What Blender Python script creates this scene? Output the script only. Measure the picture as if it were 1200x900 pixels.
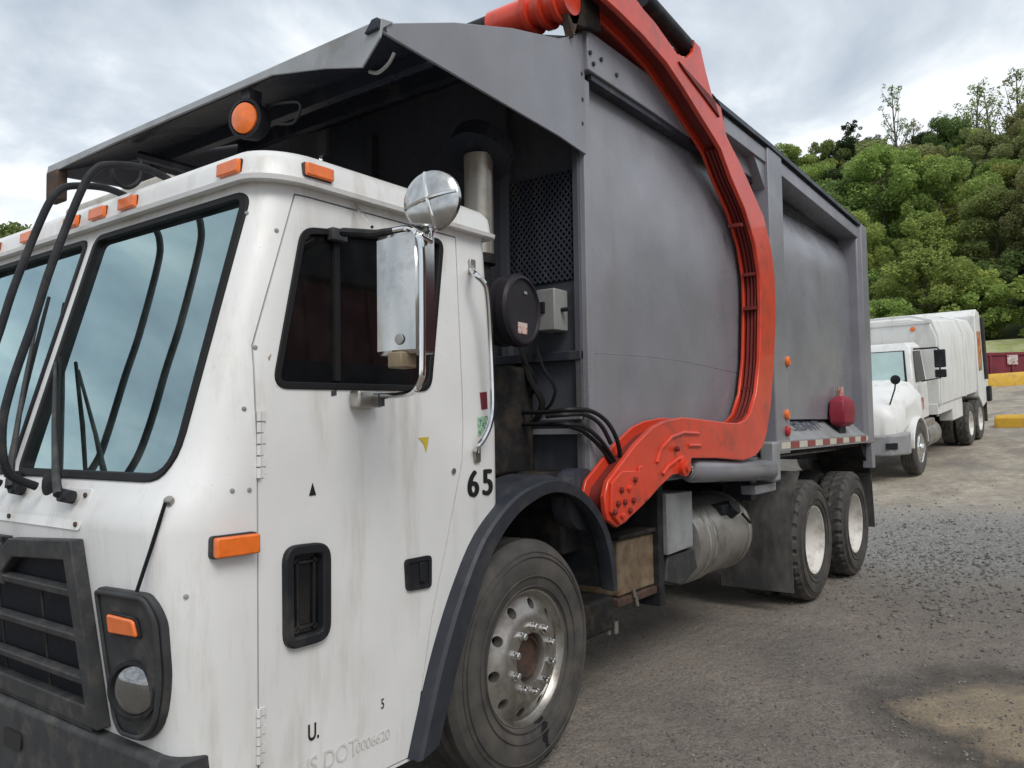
import bpy, bmesh, math, random
import numpy as np
from mathutils import Vector, Matrix, noise
random.seed(7); rng = np.random.default_rng(11)
sc = bpy.context.scene
for o in list(bpy.data.objects): bpy.data.objects.remove(o)
R_ = math.radians

# ------------------------------------------------------------------ camera
CAM = Vector((-2.9957, -2.1554, 1.5691)); FPX = 944.57
def cam_axes(yaw, pitch, roll):
    cy, sy, cp, sp = math.cos(yaw), math.sin(yaw), math.cos(pitch), math.sin(pitch)
    f = Vector((sy*cp, cy*cp, sp)); r = Vector((cy, -sy, 0)); u = r.cross(f)
    c, s = math.cos(roll), math.sin(roll)
    return c*r + s*u, -s*r + c*u, f
RX, RU, RF = cam_axes(.9306, .0519, -.0148)
cd = bpy.data.cameras.new('camera'); cam = bpy.data.objects.new('camera', cd); sc.collection.objects.link(cam)
M = Matrix((RX, RU, -RF)).transposed().to_4x4(); M.translation = CAM; cam.matrix_world = M
cd.sensor_width = 36; cd.lens = FPX/1200*36; cd.clip_start = .05; cd.clip_end = 6000
sc.camera = cam
def ray(px, py): return (RX*((px-600)/FPX) - RU*((py-450)/FPX) + RF)
def P(px, py, ax, val):
    """photo pixel -> the point where its ray meets the plane axis=val"""
    d = ray(px, py); i = 'xyz'.index(ax); return CAM + d*((val-CAM[i])/d[i])

# ------------------------------------------------------------------ light
SUN_EL, SUN_AZ = R_(48), R_(-150)
w = bpy.data.worlds.new('World'); sc.world = w; w.use_nodes = True
nt = w.node_tree; nt.nodes.clear(); N = nt.nodes.new; L = nt.links.new
out = N('ShaderNodeOutputWorld')
sky = N('ShaderNodeTexSky'); sky.sky_type = 'NISHITA'; sky.sun_disc = False
sky.sun_elevation = SUN_EL; sky.sun_rotation = SUN_AZ
bg1 = N('ShaderNodeBackground'); bg1.inputs[1].default_value = .1; L(sky.outputs[0], bg1.inputs[0])
tc = N('ShaderNodeTexCoord'); sx = N('ShaderNodeSeparateXYZ'); L(tc.outputs['Generated'], sx.inputs[0])
zz = N('ShaderNodeMath'); zz.operation = 'MAXIMUM'; L(sx.outputs[2], zz.inputs[0]); zz.inputs[1].default_value = 0
za = N('ShaderNodeMath'); za.operation = 'ADD'; L(zz.outputs[0], za.inputs[0]); za.inputs[1].default_value = .32
dv = N('ShaderNodeVectorMath'); dv.operation = 'DIVIDE'; L(tc.outputs['Generated'], dv.inputs[0]); L(za.outputs[0], dv.inputs[1])
n1 = N('ShaderNodeTexNoise'); n1.inputs['Scale'].default_value = 2.3; n1.inputs['Detail'].default_value = 6; n1.inputs['Roughness'].default_value = .56
n1.inputs['Distortion'].default_value = .35; L(dv.outputs[0], n1.inputs['Vector'])
rp = N('ShaderNodeValToRGB'); e = rp.color_ramp.elements
e[0].position = .27; e[0].color = (.33, .39, .46, 1); e[1].position = .60; e[1].color = (.90, .93, .95, 1)
m_ = e.new(.48); m_.color = (.62, .68, .74, 1)
L(n1.outputs[0], rp.inputs[0])
bg2 = N('ShaderNodeBackground'); bg2.inputs[1].default_value = 1.0; L(rp.outputs[0], bg2.inputs[0])
mx = N('ShaderNodeMixShader'); mx.inputs[0].default_value = .88
L(bg1.outputs[0], mx.inputs[1]); L(bg2.outputs[0], mx.inputs[2]); L(mx.outputs[0], out.inputs[0])
sl = bpy.data.lights.new('sun', 'SUN'); sl.energy = 1.5; sl.angle = R_(28); sl.color = (1, .965, .91)
so = bpy.data.objects.new('sun', sl); sc.collection.objects.link(so)
sd = Vector((math.sin(SUN_AZ)*math.cos(SUN_EL), math.cos(SUN_AZ)*math.cos(SUN_EL), math.sin(SUN_EL)))
so.rotation_euler = sd.to_track_quat('Z', 'Y').to_euler()
vs = sc.view_settings; vs.view_transform = 'Standard'; vs.look = 'None'; vs.gamma = 1; vs.exposure = .3; vs.use_curve_mapping = False

# ------------------------------------------------------------------ materials
def newmat(name):
    m = bpy.data.materials.new(name); m.use_nodes = True; nt = m.node_tree
    return m, nt, nt.nodes['Principled BSDF']
def mixc(nt, fac, a, b, mode='MIX'):
    n = nt.nodes.new('ShaderNodeMix'); n.data_type = 'RGBA'; n.blend_type = mode
    for s, v in ((n.inputs[0], fac), (n.inputs[6], a), (n.inputs[7], b)):
        if hasattr(v, 'links') or hasattr(v, 'is_linked'): nt.links.new(v, s)
        elif isinstance(v, (int, float)): s.default_value = v
        else: s.default_value = (*v, 1)
    return n.outputs[2]
def noi(nt, scale, detail=4, rough=.55, stretch=None, coord='Object', dist=0):
    t = nt.nodes.new('ShaderNodeTexCoord'); n = nt.nodes.new('ShaderNodeTexNoise')
    n.inputs['Scale'].default_value = scale; n.inputs['Detail'].default_value = detail; n.inputs['Roughness'].default_value = rough; n.inputs['Distortion'].default_value = dist
    if stretch:
        mp = nt.nodes.new('ShaderNodeMapping'); mp.inputs['Scale'].default_value = stretch
        nt.links.new(t.outputs[coord], mp.inputs[0]); nt.links.new(mp.outputs[0], n.inputs['Vector'])
    else: nt.links.new(t.outputs[coord], n.inputs['Vector'])
    return n.outputs[0]
def ramp(nt, v, a, b, c0=(0,0,0), c1=(1,1,1)):
    n = nt.nodes.new('ShaderNodeValToRGB'); e = n.color_ramp.elements
    e[0].position = a; e[0].color = (*c0, 1); e[1].position = b; e[1].color = (*c1, 1); nt.links.new(v, n.inputs[0]); return n.outputs[0]
def bump(nt, b, v, strength, dist=.01):
    n = nt.nodes.new('ShaderNodeBump'); n.inputs['Strength'].default_value = strength; n.inputs['Distance'].default_value = dist
    nt.links.new(v, n.inputs['Height']); nt.links.new(n.outputs[0], b.inputs['Normal']); return n
def pm(name, col, rough=.5, metal=0, var=.12, scale=5, dirt=None, da=(.55, .75), dscale=3, dst=None, bs=0, bscale=40, coat=0, spec=.5, wave=0):
    m, nt, b = newmat(name)
    dark = tuple(c*(1-var) for c in col); lite = tuple(min(1, c*(1+var)) for c in col)
    c = mixc(nt, ramp(nt, noi(nt, scale, 6), .3, .7), dark, lite)
    if dirt:
        f = ramp(nt, noi(nt, dscale, 9, .68, dst), *da)
        c = mixc(nt, f, c, dirt)
    nt.links.new(c, b.inputs['Base Color'])
    rr = nt.nodes.new('ShaderNodeMapRange'); rr.inputs[3].default_value = max(.02, rough*.75); rr.inputs[4].default_value = min(1, rough*1.3)
    nt.links.new(noi(nt, scale*1.7, 5), rr.inputs[0]); nt.links.new(rr.outputs[0], b.inputs['Roughness'])
    b.inputs['Metallic'].default_value = metal; b.inputs['Coat Weight'].default_value = coat; b.inputs['Specular IOR Level'].default_value = spec
    if bs: bn = bump(nt, b, noi(nt, bscale, 5), bs, .004)
    if wave:
        h = noi(nt, 1.3, 2, .4); bn2 = nt.nodes.new('ShaderNodeBump'); bn2.inputs['Strength'].default_value = wave; bn2.inputs['Distance'].default_value = .05
        nt.links.new(h, bn2.inputs['Height'])
        if bs: nt.links.new(bn2.outputs[0], bn.inputs['Normal'])
        else: nt.links.new(bn2.outputs[0], b.inputs['Normal'])
    return m
MT = {}
def white_paint():
    m, nt, b = newmat('white_truck_paint')
    c = mixc(nt, ramp(nt, noi(nt, 2.2, 5), .3, .72), (.66, .655, .64), (.76, .755, .745))
    c = mixc(nt, ramp(nt, noi(nt, 3.0, 8, .7, (2.4, 2.4, .35)), .52, .80, (0,0,0), (.7,.7,.7)), c, (.42, .37, .30))
    c = mixc(nt, ramp(nt, noi(nt, 17, 4, .6), .735, .77), c, (.22, .11, .06))
    c = mixc(nt, ramp(nt, noi(nt, 60, 3, .6), .70, .76, (0,0,0), (.6,.6,.6)), c, (.30, .27, .23))
    nt.links.new(c, b.inputs['Base Color'])
    nt.links.new(ramp(nt, noi(nt, 6, 5), .3, .7, (.27,)*3, (.46,)*3), b.inputs['Roughness'])
    bump(nt, b, noi(nt, 2.4, 2, .4), .22, .03)
    return m
MT['white'] = white_paint()
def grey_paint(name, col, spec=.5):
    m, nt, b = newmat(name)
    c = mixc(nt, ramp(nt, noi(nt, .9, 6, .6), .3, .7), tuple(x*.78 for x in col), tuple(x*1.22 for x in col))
    c = mixc(nt, ramp(nt, noi(nt, 2.2, 9, .7, (2.2, 2.2, .3)), .55, .78, (0,0,0), (.55,.55,.55)), c, (.20, .175, .15))
    c = mixc(nt, ramp(nt, noi(nt, 30, 5, .7, (1, 1, .5)), .68, .78, (0,0,0), (.5,.5,.5)), c, (.26, .26, .27))
    b.inputs['Specular IOR Level'].default_value = spec
    nt.links.new(c, b.inputs['Base Color'])
    nt.links.new(ramp(nt, noi(nt, 2.5, 6, .6), .25, .75, (.17,)*3, (.42,)*3), b.inputs['Roughness'])
    bump(nt, b, noi(nt, 1.1, 2, .45), .5, .05)
    return m
MT['grey'] = grey_paint('grey_body_paint', (.235, .236, .262))
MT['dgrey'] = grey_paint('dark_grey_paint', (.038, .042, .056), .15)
MT['wall_shade_grey'] = grey_paint('shade_darkened_grey_paint', (.085, .09, .105), .2)  # body grey darkened: canopy shade on the hopper wall put into the colour
MT['lgrey'] = pm('light_grey_paint', (.27, .28, .29), .4, var=.15, dirt=(.16, .14, .12), da=(.5, .75))
MT['red'] = pm('orange_red_paint', (.66, .055, .022), .32, var=.12, scale=3, dirt=(.30, .05, .03), da=(.52, .74), dscale=5, coat=.25, wave=.15)
MT['dred'] = pm('dark_red_hose_and_arm_shade', (.16, .018, .014), .55)  # hose dark red; on the arm web and box it paints shade
MT['black'] = pm('black_plastic', (.018, .019, .022), .5, spec=.18, var=.25, dirt=(.06, .055, .05), da=(.5, .8), dscale=8)
MT['fender'] = pm('faded_black_plastic', (.030, .033, .042), .48, spec=.3, var=.2, scale=9, dirt=(.085, .08, .078), da=(.52, .8), dscale=4)
MT['rubber'] = pm('gasket_rubber', (.014, .014, .015), .55, spec=.18)
MT['trim'] = pm('grey_black_trim', (.042, .043, .045), .55, spec=.25, var=.2, scale=14, dirt=(.11, .10, .09), da=(.5, .78), dscale=10)
MT['chassis'] = pm('chassis_black', (.018, .018, .019), .7, spec=.18, var=.3, scale=8, dirt=(.07, .055, .04), da=(.45, .7), dscale=6)
MT['chrome'] = pm('polished_steel', (.74, .74, .73), .1, metal=1, var=.06, dirt=(.3, .29, .27), da=(.58, .85), dscale=12)
MT['dchrome'] = pm('weathered_steel', (.50, .50, .49), .17, metal=1, var=.12, dirt=(.26, .25, .22), da=(.5, .8), dscale=9)
MT['alu'] = pm('dull_aluminium', (.44, .42, .39), .36, metal=.85, var=.18, scale=9, dirt=(.17, .15, .12), da=(.46, .72), dscale=7, bs=.1)
MT['steelpipe'] = pm('stained_steel_pipe', (.50, .46, .40), .38, metal=.7, var=.15, dirt=(.25, .18, .11), da=(.5, .75), dscale=5)
MT['tank'] = pm('brushed_tank_aluminium', (.36, .345, .32), .42, metal=.6, var=.15, scale=5, dirt=(.13, .11, .09), da=(.48, .72), dscale=4, bs=.15, bscale=20)
MT['rimwhite'] = pm('white_rim_paint', (.66, .64, .60), .45, var=.08, dirt=(.30, .26, .22), da=(.48, .72), dscale=6)
MT['amber'] = pm('amber_lens', (.80, .17, .025), .25, var=.12, scale=30, coat=.4)
MT['redlens'] = pm('red_lens', (.45, .02, .02), .3)
MT['redbag'] = pm('dark_red_cover', (.26, .012, .03), .5, var=.25)
MT['rust'] = pm('rusty_beige_metal', (.20, .155, .10), .7, var=.25, scale=8, dirt=(.09, .045, .02), da=(.42, .66), dscale=6, bs=.3)
MT['rustdark'] = pm('rusty_steel', (.09, .045, .028), .8, var=.3, dirt=(.03, .025, .022), da=(.4, .65), dscale=14, bs=.3)
MT['retro_w'] = pm('reflector_white', (.62, .58, .50), .4)
MT['retro_r'] = pm('reflector_red', (.28, .05, .045), .4)
MT['letter'] = pm('black_letter_film', (.012, .012, .013), .45)
MT['ghost'] = pm('faded_letter_film', (.585, .575, .555), .5)
MT['maroon'] = pm('maroon_sticker', (.16, .012, .025), .5)
MT['greenst'] = pm('pale_green_sticker', (.34, .52, .38), .5, dirt=(.05, .16, .08), da=(.5, .56), dscale=60)
MT['yellowst'] = pm('yellow_sticker', (.55, .42, .05), .5)
MT['pink'] = pm('white_red_label', (.62, .50, .47), .5, dirt=(.5, .12, .08), da=(.5, .55), dscale=30)
MT['seat'] = pm('seat_vinyl', (.035, .035, .038), .6)
MT['dash'] = pm('dash_plastic', (.05, .052, .055), .6)
MT['hose'] = pm('black_hose', (.016, .016, .017), .45, spec=.18)
MT['engine'] = pm('air_cleaner_plastic', (.028, .025, .03), .45, spec=.18, var=.2)
MT['boxgrey'] = pm('junction_box_grey', (.27, .275, .265), .5, var=.1, dirt=(.14, .13, .11), da=(.55, .8))
MT['flap'] = pm('mud_flap_rubber', (.035, .034, .034), .65, var=.2, dirt=(.12, .11, .10), da=(.45, .7), dscale=5, dst=(1, 1, .4))
def tyre_mat(name, oil=False):
    m, nt, b = newmat(name)
    c = mixc(nt, ramp(nt, noi(nt, 7, 8, .65), .3, .7), (.038, .036, .034), (.085, .079, .071))
    c = mixc(nt, ramp(nt, noi(nt, 3, 6, .6), .5, .75), c, (.12, .105, .088))
    if oil:
        t = nt.nodes.new('ShaderNodeTexCoord'); s = nt.nodes.new('ShaderNodeSeparateXYZ'); nt.links.new(t.outputs['Object'], s.inputs[0])
        a = nt.nodes.new('ShaderNodeMath'); a.operation = 'MULTIPLY_ADD'; nt.links.new(s.outputs[2], a.inputs[0]); a.inputs[1].default_value = .28; nt.links.new(s.outputs[0], a.inputs[2])
        k = nt.nodes.new('ShaderNodeMath'); k.operation = 'ABSOLUTE'; nt.links.new(a.outputs[0], k.inputs[0])
        q = nt.nodes.new('ShaderNodeMath'); q.operation = 'MULTIPLY_ADD'; nt.links.new(noi(nt, 16, 4, .6), q.inputs[0]); k2 = nt.nodes.new('ShaderNodeMath'); k2.operation = 'ADD'; nt.links.new(k.outputs[0], k2.inputs[0]); k2.inputs[1].default_value = .064; nt.links.new(k2.outputs[0], q.inputs[2])
        r1 = ramp(nt, q.outputs[0], 0, .001, (1,1,1), (0,0,0)); 
        q.inputs[1].default_value = -.17
        zz = nt.nodes.new('ShaderNodeMath'); zz.operation = 'LESS_THAN'; nt.links.new(s.outputs[2], zz.inputs[0]); zz.inputs[1].default_value = -.27
        g = nt.nodes.new('ShaderNodeMath'); g.operation = 'MULTIPLY'; nt.links.new(r1, g.inputs[0]); nt.links.new(zz.outputs[0], g.inputs[1])
        c = mixc(nt, g.outputs[0], c, (.004, .004, .005))
    nt.links.new(c, b.inputs['Base Color']); b.inputs['Roughness'].default_value = .72
    bump(nt, b, noi(nt, 45, 5), .12, .004)
    return m
MT['tyre'] = tyre_mat('worn_tyre_rubber'); MT['tyre_oil'] = tyre_mat('oil_streaked_tyre_rubber', True)
def glass(name, tint, refl, tcol, rough=.02, dust=.22):
    m = bpy.data.materials.new(name); m.use_nodes = True; nt = m.node_tree; nt.nodes.clear()
    o = nt.nodes.new('ShaderNodeOutputMaterial'); g = nt.nodes.new('ShaderNodeBsdfGlossy'); g.inputs['Roughness'].default_value = rough; g.inputs['Color'].default_value = (*tint, 1)
    t = nt.nodes.new('ShaderNodeBsdfTransparent'); t.inputs[0].default_value = (*tcol, 1)
    f = nt.nodes.new('ShaderNodeFresnel'); f.inputs[0].default_value = 1.5
    a = nt.nodes.new('ShaderNodeMath'); a.operation = 'MULTIPLY_ADD'; nt.links.new(f.outputs[0], a.inputs[0]); a.inputs[1].default_value = 1.6; a.inputs[2].default_value = refl; a.use_clamp = True
    x = nt.nodes.new('ShaderNodeMixShader'); nt.links.new(a.outputs[0], x.inputs[0]); nt.links.new(t.outputs[0], x.inputs[1]); nt.links.new(g.outputs[0], x.inputs[2])
    # film of dust
    d = nt.nodes.new('ShaderNodeBsdfDiffuse'); d.inputs[0].default_value = (.3, .3, .28, 1)
    y = nt.nodes.new('ShaderNodeMixShader'); nt.links.new(ramp(nt, noi(nt, 5, 7, .65), .45, .8, (.015,)*3, (dust,)*3), y.inputs[0])
    nt.links.new(x.outputs[0], y.inputs[1]); nt.links.new(d.outputs[0], y.inputs[2]); nt.links.new(y.outputs[0], o.inputs[0])
    return m
MT['wglass'] = glass('windshield_glass', (.66, .88, .90), .33, (.48, .60, .60), dust=.12)
MT['sglass'] = glass('side_glass', (.80, .80, .84), .02, (.13, .14, .15), dust=.05)
MT['lens'] = glass('clear_lens', (.9, .9, .9), .25, (.8, .8, .8))

# ------------------------------------------------------------------ mesh helpers
COL = sc.collection; PINV = {}
class MB:
    def __init__(s): s.v = []; s.f = []
    def add(s, vs, fs):
        b = len(s.v); s.v += [tuple(v) for v in vs]; s.f += [tuple(b+i for i in f) for f in fs]; return s
    def box(s, x0, y0, z0, x1, y1, z1):
        return s.add([(x, y, z) for x in (x0, x1) for y in (y0, y1) for z in (z0, z1)],
                     [(0,1,3,2), (4,6,7,5), (0,4,5,1), (2,3,7,6), (0,2,6,4), (1,5,7,3)])
    def prism(s, pts, vec):
        n = len(pts); vec = Vector(vec); p = [Vector(q) for q in pts]
        return s.add(p + [q+vec for q in p], [tuple(range(n)), tuple(range(2*n-1, n-1, -1))] + [(i, (i+1) % n, n+(i+1) % n, n+i) for i in range(n)])
    def loft(s, loops, cap=True):
        n = len(loops[0]); vs = [v for l in loops for v in l]
        fs = [(k*n+i, k*n+(i+1) % n, (k+1)*n+(i+1) % n, (k+1)*n+i) for k in range(len(loops)-1) for i in range(n)]
        if cap: fs += [tuple(range(n-1, -1, -1)), tuple(range((len(loops)-1)*n, len(loops)*n))]
        return s.add(vs, fs)
    def tube(s, path, r, n=8, closed=False):
        p = [Vector(q) for q in path]; m = len(p); loops = []; up = None
        for i in range(m):
            a = p[(i-1) % m] if closed or i else p[0]; c = p[(i+1) % m] if closed or i < m-1 else p[-1]
            t = (c-a).normalized()
            if up is None: up = t.orthogonal().normalized()
            up = (up - t*up.dot(t)).normalized(); q = t.cross(up); rr = r[i] if isinstance(r, (list, tuple)) else r
            loops.append([p[i] + (up*math.cos(2*math.pi*k/n) + q*math.sin(2*math.pi*k/n))*rr for k in range(n)])
        if closed:
            loops.append(loops[0]); return s.loft(loops, False)
        return s.loft(loops)
    def cyl(s, a, b, r, n=16, r2=None): return s.tube([a, b], [r, r if r2 is None else r2], n)
    def lathe(s, prof, c, ax=(0, 1, 0), n=48, closed=False, cap=True):
        ax = Vector(ax).normalized(); u = ax.orthogonal().normalized(); q = ax.cross(u); c = Vector(c)
        loops = [[c + ax*h + (u*math.cos(2*math.pi*k/n) + q*math.sin(2*math.pi*k/n))*max(r, 1e-4) for k in range(n)] for r, h in prof]
        if closed: loops.append(loops[0])
        return s.loft(loops, cap and not closed)
    def mirror(s, c=1.19):
        m = MB(); m.v = [(x, 2*c-y, z) for x, y, z in s.v]; m.f = [f[::-1] for f in s.f]; return m
    def mesh(s, name, smooth=35):
        me = bpy.data.meshes.new(name); me.from_pydata(s.v, [], s.f)
        bm = bmesh.new(); bm.from_mesh(me); bmesh.ops.recalc_face_normals(bm, faces=bm.faces); bm.to_mesh(me); bm.free()
        if smooth:
            me.shade_smooth(); me.set_sharp_from_angle(angle=R_(smooth))
        return me
    def build(s, name, mat, parent=None, bevel=0, smooth=35, seg=2, label=None):
        me = s.mesh(name, smooth); return link(name, me, mat, parent, bevel, seg, label)
def link(name, me, mat, parent=None, bevel=0, seg=2, label=None):
    if mat is not None and not me.materials: me.materials.append(MT[mat] if isinstance(mat, str) else mat)
    o = bpy.data.objects.new(name, me); COL.objects.link(o)
    if parent is not None:
        o.parent = parent
        if parent.name in PINV: o.matrix_parent_inverse = PINV[parent.name]
    if bevel:
        b = o.modifiers.new('bevel', 'BEVEL'); b.width = bevel; b.segments = seg; b.limit_method = 'ANGLE'; b.angle_limit = R_(38); b.harden_normals = False
    if label: o['label'] = label
    return o
def thing(name, loc, label, cat, group=None, world=True):
    o = bpy.data.objects.new(name, None); COL.objects.link(o); o.location = loc; o.empty_display_size = .3
    if world: PINV[o.name] = Matrix.Translation(-Vector(loc))
    return tag(o, label, cat, group)
def tag(o, label=None, cat=None, group=None, kind=None):
    for k, v in (('label', label), ('category', cat), ('group', group), ('kind', kind)):
        if v: o[k] = v
    return o
def copy_tree(o, parent=None):
    c = o.copy(); COL.objects.link(c); c.parent = parent
    if parent is not None: c.matrix_parent_inverse = o.matrix_parent_inverse.copy()
    for ch in list(o.children): copy_tree(ch, c)
    return c
def boolean(mb, ops, name='b'):
    """apply (operation, MB) list to mb and return the resulting mesh"""
    def raw(q):
        o = bpy.data.objects.new(name, q.mesh(name, 0)); COL.objects.link(o); return o
    o = raw(mb); cut = []
    for op, q in ops:
        c = raw(q); cut.append(c); m = o.modifiers.new('x', 'BOOLEAN'); m.operation = op; m.object = c; m.solver = 'EXACT'
    dg = bpy.context.evaluated_depsgraph_get(); dg.update()
    me = bpy.data.meshes.new_from_object(o.evaluated_get(dg))
    for c in cut + [o]:
        d = c.data; bpy.data.objects.remove(c); bpy.data.meshes.remove(d)
    me.shade_smooth(); me.set_sharp_from_angle(angle=R_(32)); return me
def rpoly(pts, r, n=5):
    """round the corners of a 2D polygon"""
    out = []; m = len(pts)
    for i in range(m):
        p = Vector(pts[i]); a = Vector(pts[i-1]); c = Vector(pts[(i+1) % m]); ri = r[i] if isinstance(r, (list, tuple)) else r
        ri = min(ri, (a-p).length*.48, (c-p).length*.48)
        s = p + (a-p).normalized()*ri; e = p + (c-p).normalized()*ri
        for k in range(n+1):
            t = k/n; out.append((s*(1-t)**2 + p*2*t*(1-t) + e*t*t)[:])
    return out
def inset(poly, d):
    m = len(poly); A = sum(poly[i][0]*poly[(i+1) % m][1]-poly[(i+1) % m][0]*poly[i][1] for i in range(m)); sg = 1 if A > 0 else -1; out = []
    for i in range(m):
        p = Vector(poly[i]); t1 = (p-Vector(poly[i-1])); t2 = (Vector(poly[(i+1) % m])-p)
        t1 = t1.normalized() if t1.length > 1e-6 else t2.normalized(); t2 = t2.normalized() if t2.length > 1e-6 else t1
        n1 = Vector((-t1.y, t1.x))*sg; n2 = Vector((-t2.y, t2.x))*sg; b = (n1+n2); b = b/max(.3, b.length_squared/2) if b.length > 1e-6 else n1
        out.append((p+b*d)[:])
    return out
def plate(poly, fm, w0, w1):
    m = MB(); n = len(poly)
    return m.add([fm(u, v, w0) for u, v in poly] + [fm(u, v, w1) for u, v in poly],
                 [tuple(range(n)), tuple(range(2*n-1, n-1, -1))] + [(i, (i+1) % n, n+(i+1) % n, n+i) for i in range(n)])
def ring(poly, d, fm, w0, w1):
    q = inset(poly, d); n = len(poly); m = MB()
    vs = [fm(u, v, w) for pl, w in ((poly, w0), (poly, w1), (q, w1), (q, w0)) for u, v in pl]
    return m.add(vs, [(k*n+i, k*n+(i+1) % n, ((k+1) % 4)*n+(i+1) % n, ((k+1) % 4)*n+i) for k in range(4) for i in range(n)])
def text_mesh(s, size, bold=.0):
    cu = bpy.data.curves.new('t', 'FONT'); cu.body = s; cu.size = size; cu.offset = bold; cu.extrude = .0008; cu.align_x = 'CENTER'; cu.align_y = 'CENTER'
    o = bpy.data.objects.new('t', cu); COL.objects.link(o); dg = bpy.context.evaluated_depsgraph_get(); dg.update()
    me = bpy.data.meshes.new_from_object(o.evaluated_get(dg)); bpy.data.objects.remove(o); return me
def spline(pts, n=8):
    p = [Vector(q) for q in pts]; out = []
    for i in range(len(p)-1):
        a, b, c, d = p[max(i-1, 0)], p[i], p[i+1], p[min(i+2, len(p)-1)]
        for k in range(n):
            t = k/n; out.append(.5*((2*b)+(c-a)*t+(2*a-5*b+4*c-d)*t*t+(3*b-a-3*c+d)*t**3))
    return out + [p[-1]]
lerp = lambda x, xs, ys: float(np.interp(x, xs, ys))

# ------------------------------------------------------------------ ground
def tz(x, y):
    r = min(x-7, 58)
    return 0 if r < 0 else (.0112*r*r if r < 4 else .18+.09*(r-4))
def hz(x, y):
    dx, dy = x-CAM.x, y-CAM.y; d = math.hypot(dx, dy); az = math.degrees(math.atan2(dx, dy))
    k = lerp(az, [-40, 10, 45, 75, 120, 150], [0, .30, .55, 1, 1, 0])
    h = lerp(d, [53, 60, 75, 125, 170, 300], [-1, .6, 6, 27, 33, 36])
    return tz(x, y)*lerp(d, [50, 90], [1, .9]) + h*k - (1-k)*.6 + .9*noise.noise((x*.06, y*.06, 3))*k
def ghit(px, py, f=tz):
    d = ray(px, py); t = 1.0
    while t < 400:
        q = CAM + d*t
        if q.z <= f(q.x, q.y): return q
        t += .05
    return q
def axis_pts(lo, hi, c, fine):
    s = [0.0]; st = fine
    while s[-1] < max(hi-c, c-lo): s.append(s[-1]+st); st = min(st*1.06, 120)
    return [c-q for q in s[:0:-1] if c-q >= lo] + [c+q for q in s if c+q <= hi]
gx = axis_pts(-1800, 1800, 4, .16); gy = axis_pts(-1800, 1800, -1, .16)
def gz(x, y):
    n = .028*noise.noise((x*.55, y*.55, 1.7)) + .014*noise.noise((x*1.9, y*1.9, 5.1)) + .008*noise.noise((x*4.3, y*4.3, 2.1))
    k = 1.0
    if -1.5 < x < 8 and -1 < y < 3.4: k = .12
    return tz(x, y) + n*k + (.10*noise.noise((x*.2, y*.2, 9)) if x > 9 else 0)*min(1, max(0, (x-9)/4)) - .006
g = MB(); nx, ny = len(gx), len(gy)
g.v = [(x, y, gz(x, y)) for x in gx for y in gy]
g.f = [(i*ny+j, (i+1)*ny+j, (i+1)*ny+j+1, i*ny+j+1) for i in range(nx-1) for j in range(ny-1)]
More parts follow.
